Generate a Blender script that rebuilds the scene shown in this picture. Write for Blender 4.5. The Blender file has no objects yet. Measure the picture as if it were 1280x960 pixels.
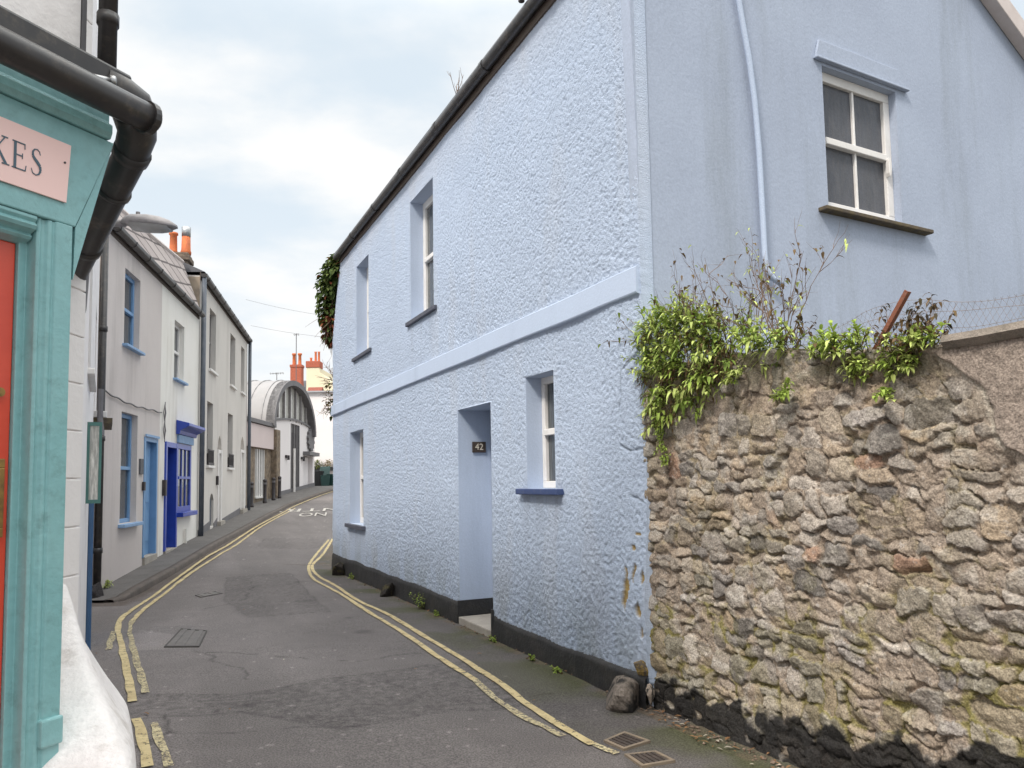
import bpy, math, random
import numpy as np
from mathutils import Vector, Matrix, geometry
SC = bpy.context.scene
COL = SC.collection
rnd = random.Random(7)
R = math.radians

# ------------------------------------------------------------------ noise
_rs = np.random.RandomState(3)
_LAT = _rs.rand(8, 256, 256)
def vnoise(x, y, seed=0):
    L = _LAT[seed % 8]
    x = np.asarray(x, float) + 37.3 * seed; y = np.asarray(y, float) + 11.9 * seed
    xi = np.floor(x).astype(int); yi = np.floor(y).astype(int)
    fx = x - xi; fy = y - yi
    fx = fx * fx * (3 - 2 * fx); fy = fy * fy * (3 - 2 * fy)
    a = L[xi % 256, yi % 256]; b = L[(xi + 1) % 256, yi % 256]
    c = L[xi % 256, (yi + 1) % 256]; d = L[(xi + 1) % 256, (yi + 1) % 256]
    return (a * (1 - fx) + b * fx) * (1 - fy) + (c * (1 - fx) + d * fx) * fy
def fbm(x, y, f, o=3, seed=0, gain=.5):
    t = 0; a = 1; n = 0
    for k in range(o):
        t = t + a * vnoise(np.asarray(x) * f, np.asarray(y) * f, seed + k); n += a; a *= gain; f *= 2.03
    return t / n
def sstep(a, b, x):
    t = np.clip((x - a) / (b - a), 0, 1); return t * t * (3 - 2 * t)

# ------------------------------------------------------------------ frames
class Fr:
    """vertical wall frame: s along the wall, d out of the wall, z up"""
    def __init__(self, o, ang=0, side=1, u=None, out=None):
        a = R(ang)
        self.o = Vector((o[0], o[1], 0))
        self.u = Vector((-math.sin(a), math.cos(a), 0)) if u is None else Vector(u)
        r = Vector((self.u.y, -self.u.x, 0))
        self.n = r * side if out is None else Vector(out)
    def P(self, s, d, z):
        v = self.o + self.u * s + self.n * d
        return (v.x, v.y, z)
W0 = Fr((0, 0), u=(1, 0, 0), out=(0, 1, 0))
F = Fr((.95, 5.4), 24.9, -1)            # blue house street front
GD = Vector((math.sin(R(61)), math.cos(R(61)), 0))
G = Fr((.95, 5.4), -61, 1)              # blue house gable
RF = Fr((.95, 5.4), u=GD, out=-F.u)     # roof (skewed)
LR = Fr((-6.37, 11.7), 10.8, 1)         # left row
TR = Fr(LR.P(7.14, 0, 0), 12.06, 1)     # taller terrace
HL = Fr((-10.55, 34), 2.5, 1)           # hall
SH = Fr((-1.27, 2.2), -24.5, 1)         # shop front

# ------------------------------------------------------------------ terrain
YK = [-50, 0, 5.4, 8, 11.7, 15, 18.7, 24, 28, 32, 40, 46, 600]
_Y = np.arange(-60, 600, .1)
def _sm(k, w=21):
    v = np.interp(_Y, YK, k); kern = np.hanning(w + 2)[1:-1]; kern /= kern.sum()
    p = np.pad(v, w // 2, mode='edge'); return np.convolve(p, kern, 'valid')
_LK = _sm([-.07, -.07, -.07, -.11, -.17, .02, .2, .38, .52, .75, 1.2, 1.36, 1.45])
_RK = _sm([-.07, -.07, -.09, -.10, -.13, -.18, -.02, .25, .45, .7, 1.15, 1.34, 1.45])
_XL = _sm([-1, -1.2, -3.0, -4.5, -6.4, -7.1, -7.7, -8.8, -9.7, -10.5, -10.7, -10.8, -30])
_XR = _sm([3.5, 3.4, .95, -.25, -1.97, -3.5, -4.4, -5.4, -6, -6.6, -7.2, -7.5, -20])
def gza(X, Y):
    l = np.interp(Y, _Y, _LK); r = np.interp(Y, _Y, _RK)
    a = np.interp(Y, _Y, _XL); b = np.interp(Y, _Y, _XR)
    t = np.clip((X - a) / (b - a), 0, 1); t = t * t * (3 - 2 * t)
    return l + (r - l) * t
def gz(x, y): return float(gza(np.array(x), np.array(y)))

# ------------------------------------------------------------------ materials
def nodes(name):
    m = bpy.data.materials.new(name); m.use_nodes = True
    nt = m.node_tree; nt.nodes.clear()
    out = nt.nodes.new('ShaderNodeOutputMaterial')
    b = nt.nodes.new('ShaderNodeBsdfPrincipled')
    nt.links.new(b.outputs[0], out.inputs[0])
    return m, nt, b, out
def nd(nt, t, **kw):
    n = nt.nodes.new(t)
    for k, v in kw.items():
        if k in n.inputs: n.inputs[k].default_value = v
        else: setattr(n, k, v)
    return n
def c4(c): return (c[0], c[1], c[2], 1)
def tex_noise(nt, vec, scale, detail=4, rough=.6):
    n = nd(nt, 'ShaderNodeTexNoise'); n.inputs['Scale'].default_value = scale
    n.inputs['Detail'].default_value = detail; n.inputs['Roughness'].default_value = rough
    nt.links.new(vec, n.inputs['Vector']); return n.outputs['Fac']
def maprange(nt, v, a, b, c=0, d=1):
    n = nd(nt, 'ShaderNodeMapRange'); n.interpolation_type = 'SMOOTHSTEP'
    for i, x in enumerate((a, b, c, d)): n.inputs[1 + i].default_value = x
    nt.links.new(v, n.inputs[0]); return n.outputs[0]
def mixc(nt, f, a, b, mode='MIX'):
    n = nd(nt, 'ShaderNodeMix', data_type='RGBA', blend_type=mode)
    for sock, v in ((n.inputs[0], f), (n.inputs[6], a), (n.inputs[7], b)):
        if isinstance(v, bpy.types.NodeSocket): nt.links.new(v, sock)
        else: sock.default_value = v if isinstance(v, (float, int)) else c4(v)
    return n.outputs[2]
MATS = {}
def mat(name, c, c2=None, scale=4., rough=.6, bump=0, bscale=60., dirt=None, dscale=2., damt=.5,
        streak=False, attr=False, metal=0., fine=0., finescale=200., spec=.5, coat=0., stretch=None):
    """c..c2 broad colour variation; dirt = stain colour in patches; fine = grain; bump in metres"""
    m, nt, b, out = nodes(name)
    tc = nd(nt, 'ShaderNodeTexCoord'); vec = tc.outputs['Object']
    if stretch:
        mp = nd(nt, 'ShaderNodeMapping'); mp.inputs['Scale'].default_value = stretch
        nt.links.new(vec, mp.inputs['Vector']); vec2 = mp.outputs[0]
    else: vec2 = vec
    if attr:
        a = nd(nt, 'ShaderNodeAttribute', attribute_name='Col'); col = a.outputs['Color']
    else:
        col = mixc(nt, maprange(nt, tex_noise(nt, vec2, scale), .3, .7), c, c2 or [x * .88 for x in c])
    if dirt:
        dv = vec
        if streak:
            mp = nd(nt, 'ShaderNodeMapping'); mp.inputs['Scale'].default_value = (1, 1, .12)
            nt.links.new(vec, mp.inputs['Vector']); dv = mp.outputs[0]
        f = maprange(nt, tex_noise(nt, dv, dscale, 6, .7), .5, .75, 0, damt)
        col = mixc(nt, f, col, dirt)
    if fine:
        f = maprange(nt, tex_noise(nt, vec, finescale, 2, .5), .25, .75, 1 - fine, 1 + fine)
        g = nd(nt, 'ShaderNodeMix', data_type='RGBA', blend_type='MULTIPLY'); g.inputs[0].default_value = 1
        nt.links.new(col, g.inputs[6]); cc = nd(nt, 'ShaderNodeCombineColor')
        for i in range(3): nt.links.new(f, cc.inputs[i])
        nt.links.new(cc.outputs[0], g.inputs[7]); col = g.outputs[2]
    nt.links.new(col, b.inputs['Base Color'])
    b.inputs['Roughness'].default_value = rough; b.inputs['Metallic'].default_value = metal
    b.inputs['Specular IOR Level'].default_value = spec
    b.inputs['Coat Weight'].default_value = coat
    if bump:
        h = tex_noise(nt, vec, bscale, 5, .6)
        bp = nd(nt, 'ShaderNodeBump'); bp.inputs['Strength'].default_value = 1
        bp.inputs['Distance'].default_value = bump
        nt.links.new(h, bp.inputs['Height']); nt.links.new(bp.outputs[0], b.inputs['Normal'])
    MATS[name] = m
    return m
def leafmat(name):
    m, nt, b, out = nodes(name)
    a = nd(nt, 'ShaderNodeAttribute', attribute_name='Col')
    nt.links.new(a.outputs['Color'], b.inputs['Base Color'])
    b.inputs['Roughness'].default_value = .7; b.inputs['Specular IOR Level'].default_value = .15
    tr = nd(nt, 'ShaderNodeBsdfTranslucent'); nt.links.new(a.outputs['Color'], tr.inputs[0])
    mx = nd(nt, 'ShaderNodeMixShader'); mx.inputs[0].default_value = .25
    nt.links.new(b.outputs[0], mx.inputs[1]); nt.links.new(tr.outputs[0], mx.inputs[2])
    nt.links.new(mx.outputs[0], out.inputs[0]); return m

BLUE = (.45, .525, .655)
m_dash = mat('roughcast', BLUE, attr=True, rough=.75, bump=.012, bscale=115, spec=.3)
m_smooth = mat('smooth_render', BLUE, (.44, .51, .635), 1.2, .8, .002, 40, dirt=(.30, .36, .47), dscale=1.6, damt=.45, streak=True, fine=.05, finescale=90, spec=.3)
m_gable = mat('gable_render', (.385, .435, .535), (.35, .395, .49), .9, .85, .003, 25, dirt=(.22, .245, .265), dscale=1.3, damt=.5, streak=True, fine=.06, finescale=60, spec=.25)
m_black = mat('bitumen', (.017, .017, .019), (.03, .029, .028), 9, .6, .006, 30, dirt=(.09, .075, .06), dscale=4, damt=.25, fine=.25, finescale=80)
m_white = mat('white_paint', (.78, .755, .73), (.72, .69, .66), 6, .45, 0, dirt=(.5, .45, .38), dscale=7, damt=.25)
m_creamwood = mat('cream_wood', (.62, .54, .40), (.45, .36, .2), 20, .7)
m_navy = mat('navy_sill', (.035, .06, .16), (.05, .075, .17), 12, .5, dirt=(.12, .13, .17), dscale=12, damt=.4)
m_slate_sill = mat('slate_sill', (.06, .065, .09), (.09, .095, .12), 10, .6)
m_mossy_sill = mat('mossy_sill', (.075, .06, .05), (.13, .10, .05), 14, .9, .004, 60)
m_gutter = mat('black_gutter', (.028, .026, .027), (.045, .04, .038), 8, .38, dirt=(.15, .12, .09), dscale=13, damt=.6)
m_ironp = mat('blue_grey_pipe', (.07, .085, .11), (.1, .11, .13), 6, .5)
def glassmat(name, tint, amt=.5, spec=.6):
    m, nt, b, out = nodes(name)
    b.inputs['Base Color'].default_value = c4(tint); b.inputs['Roughness'].default_value = .04
    b.inputs['Specular IOR Level'].default_value = spec
    tc = nd(nt, 'ShaderNodeTexCoord')
    mp = nd(nt, 'ShaderNodeMapping'); mp.inputs['Scale'].default_value = (1, 1, .12); nt.links.new(tc.outputs['Object'], mp.inputs[0])
    f = maprange(nt, tex_noise(nt, mp.outputs[0], 45, 4, .7), .35, .75)
    nt.links.new(mixc(nt, f, tint, [min(1, x * 2.2 + .02) for x in tint]), b.inputs['Base Color'])
    h = tex_noise(nt, tc.outputs['Object'], 6, 2)
    bp = nd(nt, 'ShaderNodeBump'); bp.inputs['Strength'].default_value = .2; bp.inputs['Distance'].default_value = .01
    nt.links.new(h, bp.inputs['Height']); nt.links.new(bp.outputs[0], b.inputs['Normal'])
    if amt:
        tr = nd(nt, 'ShaderNodeBsdfTransparent'); mx = nd(nt, 'ShaderNodeMixShader'); mx.inputs[0].default_value = amt
        nt.links.new(b.outputs[0], mx.inputs[1]); nt.links.new(tr.outputs[0], mx.inputs[2]); nt.links.new(mx.outputs[0], out.inputs[0])
    return m
m_pane = glassmat('window_glass', (.05, .055, .06), 0)
m_wetpane = glassmat('streaked_glass', (.040, .032, .024), .45, .2)
m_hallglass = glassmat('pale_glass', (.40, .39, .36), 0)
m_stone = mat('rubble_stone', (.3, .28, .25), attr=True, rough=.9, bump=.012, bscale=60, fine=.34, finescale=110, spec=.2)
m_slate = mat('slate', (.08, .08, .09), (.12, .12, .13), 5, .6, .004, 20)
m_barge = mat('barge_board', (.60, .53, .50), (.54, .47, .44), 8, .7)
m_step = mat('doorstep_stone', (.40, .36, .31), (.33, .30, .26), 8, .85, .003, 60, fine=.12)
m_road = mat('asphalt', (.07, .07, .07), attr=True, rough=.82, bump=.007, bscale=75, fine=.42, finescale=95, spec=.3)
m_pave = mat('pavement_asphalt', (.155, .145, .14), (.125, .118, .112), 2.5, .9, .004, 120, dirt=(.17, .155, .14), dscale=3, damt=.5, fine=.25, finescale=120, spec=.2)
m_kerb = mat('kerb_stone', (.13, .105, .09), (.09, .075, .065), 4, .85, .006, 30, dirt=(.05, .045, .04), dscale=5, damt=.6, fine=.2, finescale=80)
m_coping = mat('weathered_coping', (.25, .21, .175), (.15, .13, .11), 7, .95, .012, 30, dirt=(.08, .075, .05), dscale=6, damt=.6, fine=.2)
m_ground = mat('earth', (.09, .085, .075), (.07, .07, .06), .5, .95)
m_grey_render = mat('grey_render', (.645, .585, .55), (.60, .54, .51), .7, .85, .002, 40, dirt=(.27, .24, .22), dscale=1.1, damt=.45, streak=True, fine=.04, finescale=70, spec=.2)
m_cream = mat('cream_render', (.84, .81, .755), (.80, .765, .70), .9, .85, .002, 40, dirt=(.42, .36, .28), dscale=1.5, damt=.5, streak=True, spec=.2)
m_pgrey = mat('pale_grey_render', (.66, .62, .575), (.61, .575, .535), .8, .85, .002, 40, dirt=(.36, .33, .30), dscale=1.2, damt=.4, streak=True, spec=.2)
m_brownrender = mat('brown_render', (.36, .29, .22), (.29, .235, .18), 3, .9, .006, 40, dirt=(.16, .14, .12), dscale=3, damt=.5)
m_whitewall = mat('white_wall', (.84, .80, .78), (.80, .765, .745), 1.5, .8, .003, 35, dirt=(.40, .36, .33), dscale=2.6, damt=.4, spec=.25)
m_buttress = mat('limewash', (.80, .765, .745), (.74, .705, .69), 3.5, .8, .006, 38, dirt=(.40, .35, .31), dscale=8, damt=.6, fine=.05, finescale=60, spec=.2)
m_teal = mat('teal_gloss', (.25, .475, .48), (.22, .44, .45), 5, .32, .002, 60, dirt=(.10, .18, .17), dscale=14, damt=.45, coat=.2, fine=.05, finescale=40)
m_red = mat('red_gloss', (.70, .075, .035), (.62, .06, .03), 5, .35, .001, 40, coat=.2)
m_pink = mat('pink_panel', (.96, .67, .62), (.94, .65, .60), 3, .5)
m_ink = mat('slate_ink', (.075, .13, .17), None, 3, .5)
m_brass = mat('brass', (.42, .27, .09), (.25, .16, .07), 30, .4, metal=.8)
m_lblue = mat('light_blue_paint', (.17, .33, .56), (.15, .30, .51), 5, .5, coat=.1)
m_lbluesill = mat('pale_blue_paint', (.27, .42, .63), (.22, .36, .56), 8, .6)
m_rblue = mat('royal_blue_paint', (.022, .065, .42), (.02, .055, .36), 5, .4, coat=.2)
m_dblue = mat('dark_blue_paint', (.012, .03, .17), None, 5, .4)
m_bluepipe = mat('faded_blue_pipe', (.05, .12, .24), None, 6, .5)
m_terra = mat('terracotta', (.62, .17, .055), (.5, .13, .05), 8, .8, .003, 40, dirt=(.15, .07, .05), dscale=6, damt=.5)
m_brick = mat('red_brick', (.46, .13, .075), (.36, .10, .06), 14, .9, .008, 30)
m_redtile = mat('red_roof_tile', (.30, .09, .06), (.22, .07, .05), 14, .9, .01, 16)
m_chim = mat('chimney_stone', (.20, .155, .115), (.12, .09, .07), 9, .95, .015, 25)
m_steel = mat('steel', (.55, .55, .55), (.42, .42, .42), 10, .35, metal=.9)
m_lamp = mat('weathered_aluminium', (.27, .25, .25), (.22, .205, .205), 14, .55, dirt=(.12, .11, .10), dscale=14, damt=.5, metal=.2)
m_lampglass = mat('lamp_lens', (.30, .29, .28), None, 9, .25)
m_hall = mat('white_hall_render', (.80, .755, .745), (.765, .72, .71), .6, .75, spec=.2)
m_hallroof = mat('pale_sheet_roof', (.31, .295, .295), (.27, .26, .26), .8, .6, dirt=(.36, .33, .32), dscale=1.5, damt=.4)
m_trim = mat('grey_trim', (.16, .15, .155), (.13, .125, .13), 4, .6)
m_pinkfascia = mat('dusty_pink_panel', (.66, .555, .535), (.62, .52, .50), .8, .7)
m_rubble2 = mat('brown_rubble', (.26, .20, .14), (.13, .10, .075), 4.5, .95, .03, 6, dirt=(.38, .32, .25), dscale=6, damt=.6)
m_bollard = mat('bollard_paint', (.025, .022, .025), (.05, .04, .04), 6, .5)
m_yhouse = mat('yellow_render', (.80, .72, .53), (.77, .68, .49), .4, .85, spec=.2)
m_bin = mat('green_plastic', (.018, .055, .05), (.022, .065, .058), 4, .5)
m_bindark = mat('black_plastic', (.02, .022, .024), None, 4, .5)
m_rust = mat('rust', (.27, .095, .05), (.16, .06, .04), 40, .95, .004, 120, dirt=(.42, .24, .17), dscale=40, damt=.6)
m_wire = mat('rusty_wire', (.20, .13, .09), (.26, .22, .19), 20, .8)
m_rock = mat('boulder_rock', (.15, .115, .095), attr=True, rough=.9, bump=.012, bscale=30, fine=.25, finescale=60, spec=.2)
m_greenframe = mat('green_frame', (.06, .17, .15), (.08, .2, .18), 9, .4)
m_plate = mat('number_plate', (.045, .032, .024), (.07, .05, .04), 25, .5)
m_ivory = mat('ivory_figures', (.72, .66, .55), None, 10, .5)
m_rmark = mat('grey_cover', (.17, .155, .145), (.135, .125, .118), 7, .8, .004, 60, fine=.2)
m_coverrim = mat('cover_rim', (.09, .082, .076), None, 9, .8)
m_drain = mat('iron_grating', (.075, .055, .045), (.05, .038, .032), 12, .7, .003, 60)
m_drainframe = mat('concrete_rim', (.26, .20, .14), (.20, .16, .12), 9, .9, .004, 50)
m_wood = mat('dark_wood', (.10, .075, .06), None, 10, .7)
m_leaf = leafmat('leaves')
m_twig = mat('dry_stems', (.13, .085, .065), (.22, .15, .11), 25, .9)
m_inner = mat('room_wall', (.20, .17, .14), (.15, .125, .10), 2, .9)
m_mesh = MATS

def paintmat(name, c, lo, hi, sc):
    """worn road paint: bare road shows through where the paint has gone"""
    m, nt, b, out = nodes(name)
    tc = nd(nt, 'ShaderNodeTexCoord'); v = tc.outputs['Object']
    n1 = tex_noise(nt, v, sc, 5, .7)
    col = mixc(nt, maprange(nt, tex_noise(nt, v, 9, 4), .3, .7), c, [c[0] * .75, c[1] * .72, c[2] * .7])
    nt.links.new(col, b.inputs['Base Color']); b.inputs['Roughness'].default_value = .75
    n2 = tex_noise(nt, v, sc * 5, 3, .6); ad = nd(nt, 'ShaderNodeMath', operation='MULTIPLY_ADD'); nt.links.new(n2, ad.inputs[0]); ad.inputs[1].default_value = .45; nt.links.new(n1, ad.inputs[2])
    sb = nd(nt, 'ShaderNodeMath', operation='SUBTRACT'); nt.links.new(ad.outputs[0], sb.inputs[0]); sb.inputs[1].default_value = .225
    f = maprange(nt, sb.outputs[0], lo, hi)
    tr = nd(nt, 'ShaderNodeBsdfTransparent'); mx = nd(nt, 'ShaderNodeMixShader')
    nt.links.new(f, mx.inputs[0]); nt.links.new(tr.outputs[0], mx.inputs[1]); nt.links.new(b.outputs[0], mx.inputs[2])
    nt.links.new(mx.outputs[0], out.inputs[0]); return m
m_yline = paintmat('yellow_road_paint', (.60, .49, .26), .31, .45, 16)
m_yworn = paintmat('worn_yellow_paint', (.58, .50, .30), .41, .53, 42)
m_wline = paintmat('white_road_paint', (.60, .57, .52), .32, .48, 8)

def tilemat():
    m, nt, b, out = nodes('diamond_slates')
    uv = nd(nt, 'ShaderNodeUVMap'); uv.uv_map = 'UVMap'
    mp = nd(nt, 'ShaderNodeMapping'); mp.inputs['Rotation'].default_value = (0, 0, R(45)); mp.inputs['Scale'].default_value = (.78, 3.6, 1)
    nt.links.new(uv.outputs[0], mp.inputs[0])
    vo = nd(nt, 'ShaderNodeTexVoronoi', feature='DISTANCE_TO_EDGE', voronoi_dimensions='2D'); vo.inputs['Scale'].default_value = 1; vo.inputs['Randomness'].default_value = .08
    nt.links.new(mp.outputs[0], vo.inputs['Vector'])
    v2 = nd(nt, 'ShaderNodeTexVoronoi', voronoi_dimensions='2D'); v2.inputs['Scale'].default_value = 1; v2.inputs['Randomness'].default_value = .08
    nt.links.new(mp.outputs[0], v2.inputs['Vector'])
    sep = nd(nt, 'ShaderNodeSeparateColor'); nt.links.new(v2.outputs['Color'], sep.inputs[0])
    tc = nd(nt, 'ShaderNodeTexCoord')
    base = mixc(nt, sep.outputs[0], (.50, .435, .41), (.42, .36, .34))
    base = mixc(nt, maprange(nt, tex_noise(nt, tc.outputs['Object'], 6, 5), .5, .75, 0, .5), base, (.30, .25, .22))
    f = maprange(nt, vo.outputs['Distance'], .03, .075)
    nt.links.new(mixc(nt, f, (.12, .10, .095), base), b.inputs['Base Color'])
    b.inputs['Roughness'].default_value = .85
    bp = nd(nt, 'ShaderNodeBump'); bp.inputs['Distance'].default_value = .01; nt.links.new(f, bp.inputs['Height']); nt.links.new(bp.outputs[0], b.inputs['Normal'])
    return m
m_tile = tilemat()

# ------------------------------------------------------------------ objects
def tag(o, label=None, cat=None, group=None, kind=None):
    for k, v in (('label', label), ('category', cat), ('group', group), ('kind', kind)):
        if v: o[k] = v
    return o
def thing(name, label, cat, loc, group=None):
    o = bpy.data.objects.new(name, None); o.empty_display_size = .2
    COL.objects.link(o); o.location = loc
    return tag(o, label, cat, group)
def rootloc(p):
    v = Vector((0, 0, 0))
    while p: v += p.location; p = p.parent
    return v
class MB:
    def __init__(self): self.v = []; self.f = []; self.c = []
    def add(self, vs, fs, col=None):
        k = len(self.v); self.v += [tuple(x) for x in vs]; self.f += [tuple(i + k for i in f) for f in fs]
        if col is not None: self.c += [col] * len(vs)
        return self
    def box(self, fr, s0, s1, d0, d1, z0, z1):
        vs = [fr.P(s, d, z) for z in (z0, z1) for d in (d0, d1) for s in (s0, s1)]
        return self.add(vs, [(0, 1, 3, 2), (4, 6, 7, 5), (0, 4, 5, 1), (2, 3, 7, 6), (0, 2, 6, 4), (1, 5, 7, 3)])
    def prism(self, fr, pts, d0, d1):
        n = len(pts); vs = [fr.P(s, d0, z) for s, z in pts] + [fr.P(s, d1, z) for s, z in pts]
        return self.add(vs, [tuple(range(n)), tuple(range(2 * n - 1, n - 1, -1))] + [(i, (i + 1) % n, n + (i + 1) % n, n + i) for i in range(n)])
    def extr(self, fr, prof, z0, z1):
        """profile in (s,d) extruded up"""
        n = len(prof); vs = [fr.P(s, d, z0) for s, d in prof] + [fr.P(s, d, z1) for s, d in prof]
        return self.add(vs, [tuple(range(n)), tuple(range(2 * n - 1, n - 1, -1))] + [(i, (i + 1) % n, n + (i + 1) % n, n + i) for i in range(n)])
    def sweep(self, fr, prof, s0, s1):
        """profile in (d,z) swept along s"""
        n = len(prof); vs = [fr.P(s0, d, z) for d, z in prof] + [fr.P(s1, d, z) for d, z in prof]
        return self.add(vs, [tuple(range(n)), tuple(range(2 * n - 1, n - 1, -1))] + [(i, (i + 1) % n, n + (i + 1) % n, n + i) for i in range(n)])
    def tube(self, pts, r, n=8, cap=True, col=None):
        pts = [Vector(p) for p in pts]; rs = r if isinstance(r, (list, tuple)) else [r] * len(pts)
        vs = []; prev = None
        for i, p in enumerate(pts):
            t = (pts[min(i + 1, len(pts) - 1)] - pts[max(i - 1, 0)]).normalized()
            if prev is None:
                a = Vector((0, 0, 1)) if abs(t.z) < .9 else Vector((1, 0, 0)); x = t.cross(a).normalized()
            else:
                x = (prev - t * prev.dot(t)).normalized()
            prev = x; y = t.cross(x)
            for k in range(n):
                a = 2 * math.pi * k / n; vs.append(p + (x * math.cos(a) + y * math.sin(a)) * rs[i])
        fs = [(i * n + k, i * n + (k + 1) % n, (i + 1) * n + (k + 1) % n, (i + 1) * n + k) for i in range(len(pts) - 1) for k in range(n)]
        if cap: fs += [tuple(range(n - 1, -1, -1)), tuple(range(len(vs) - n, len(vs)))]
        return self.add(vs, fs, col)
    def lathe(self, c, prof, n=16):
        vs = [(c[0] + r * math.cos(2 * math.pi * k / n), c[1] + r * math.sin(2 * math.pi * k / n), c[2] + z) for r, z in prof for k in range(n)]
        fs = [(i * n + k, i * n + (k + 1) % n, (i + 1) * n + (k + 1) % n, (i + 1) * n + k) for i in range(len(prof) - 1) for k in range(n)]
        fs += [tuple(range(n - 1, -1, -1)), tuple(range(len(vs) - n, len(vs)))]
        return self.add(vs, fs)
    def holed(self, fr, outline, holes, depth, back, d=0.):
        """wall sheet with openings, reveals, sides and a back"""
        polys = [list(outline)] + [list(h) if isinstance(h[0], tuple) else [(h[0], h[2]), (h[1], h[2]), (h[1], h[3]), (h[0], h[3])] for h in holes]
        flat = [p for q in polys for p in q]
        tr = geometry.tessellate_polygon([[Vector((p[0], p[1], 0)) for p in q] for q in polys])
        self.add([fr.P(s, d, z) for s, z in flat], [tuple(t) for t in tr])
        for h in polys[1:]:
            n = len(h); vs = [fr.P(s, d, z) for s, z in h] + [fr.P(s, d - depth, z) for s, z in h]
            self.add(vs, [(i, (i + 1) % n, n + (i + 1) % n, n + i) for i in range(n)])
        n = len(outline); vs = [fr.P(s, d, z) for s, z in outline] + [fr.P(s, d - back, z) for s, z in outline]
        self.add(vs, [(i, (i + 1) % n, n + (i + 1) % n, n + i) for i in range(n)] + [tuple(range(n, 2 * n))])
        return self
    def build(self, name, m, parent=None, smooth=False, bevel=0, loc=None, uvfr=None, sub=0, fix=True):
        me = bpy.data.meshes.new(name)
        V = np.array(self.v, float)
        if parent is not None: base = np.array(rootloc(parent))
        elif loc is not None: base = np.array(loc, float)
        else: base = np.array([(V[:, 0].min() + V[:, 0].max()) / 2, (V[:, 1].min() + V[:, 1].max()) / 2, V[:, 2].min()])
        me.from_pydata((V - base).tolist(), [], self.f)
        if fix:
            import bmesh
            bm = bmesh.new(); bm.from_mesh(me); bmesh.ops.recalc_face_normals(bm, faces=bm.faces); bm.to_mesh(me); bm.free()
        if self.c:
            a = me.color_attributes.new('Col', 'FLOAT_COLOR', 'POINT')
            a.data.foreach_set('color', np.array([list(c) + [1] for c in self.c], np.float32).ravel())
        if uvfr:
            uv = me.uv_layers.new(name='UVMap')
            o = np.array(uvfr.o); u = np.array(uvfr.u); vi = np.empty(len(me.loops), np.int32); me.loops.foreach_get('vertex_index', vi)
            P = V[vi]; uv.data.foreach_set('uv', np.stack([(P - o) @ u, P[:, 2]], 1).astype(np.float32).ravel())
        if smooth: me.polygons.foreach_set('use_smooth', [True] * len(me.polygons))
        o = bpy.data.objects.new(name, me); COL.objects.link(o); me.materials.append(m)
        if parent is not None: o.parent = parent
        else: o.location = base
        if bevel:
            b = o.modifiers.new('Bevel', 'BEVEL'); b.width = bevel; b.segments = 2; b.limit_method = 'ANGLE'; b.angle_limit = R(40)
        if sub:
            b = o.modifiers.new('Subdivision', 'SUBSURF'); b.levels = sub; b.render_levels = sub
        return o
def gridmesh(name, P, cols, keep, m, parent=None, base=None, smooth=True):
    """P (nu,nv,3) heightfield, cols (nu,nv,3), keep (nu-1,nv-1) bool"""
    nu, nv = P.shape[:2]
    base = np.array(rootloc(parent)) if parent is not None else np.array(base, float)
    i, j = np.nonzero(keep)
    f = np.stack([i * nv + j, (i + 1) * nv + j, (i + 1) * nv + j + 1, i * nv + j + 1], 1).astype(np.int32)
    me = bpy.data.meshes.new(name)
    V = (P.reshape(-1, 3) - base).astype(np.float32)
    me.vertices.add(len(V)); me.vertices.foreach_set('co', V.ravel())
    me.loops.add(f.size); me.loops.foreach_set('vertex_index', f.ravel())
    me.polygons.add(len(f)); me.polygons.foreach_set('loop_start', np.arange(0, f.size, 4, dtype=np.int32))
    me.update(calc_edges=True); me.validate()
    if cols is not None:
        a = me.color_attributes.new('Col', 'FLOAT_COLOR', 'POINT')
        a.data.foreach_set('color', np.concatenate([cols.reshape(-1, 3), np.ones((nu * nv, 1))], 1).astype(np.float32).ravel())
    if smooth: me.polygons.foreach_set('use_smooth', [True] * len(me.polygons))
    o = bpy.data.objects.new(name, me); COL.objects.link(o); me.materials.append(m)
    if parent is not None: o.parent = parent
    else: o.location = base
    return o
def textmesh(name, body, size, fr_mat, m, parent=None, extrude=.002, loc=None):
    cu = bpy.data.curves.new(name, 'FONT'); cu.body = body; cu.size = size; cu.extrude = extrude; cu.align_x = 'CENTER'; cu.align_y = 'CENTER'
    t = bpy.data.objects.new(name + '_curve', cu); COL.objects.link(t)
    dg = bpy.context.evaluated_depsgraph_get(); me = bpy.data.meshes.new_from_object(t.evaluated_get(dg))
    bpy.data.objects.remove(t); bpy.data.curves.remove(cu)
    me.name = name; me.transform(fr_mat)
    base = rootloc(parent) if parent else Vector(loc)
    me.transform(Matrix.Translation(-base))
    me.materials.clear(); me.materials.append(m)
    o = bpy.data.objects.new(name, me); COL.objects.link(o)
    if parent: o.parent = parent
    else: o.location = base
    return o
def copy_tree(o, parent=None):
    c = o.copy(); COL.objects.link(c)
    if parent is not None: c.parent = parent
    for ch in list(o.children): copy_tree(ch, c)
    return c

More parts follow.
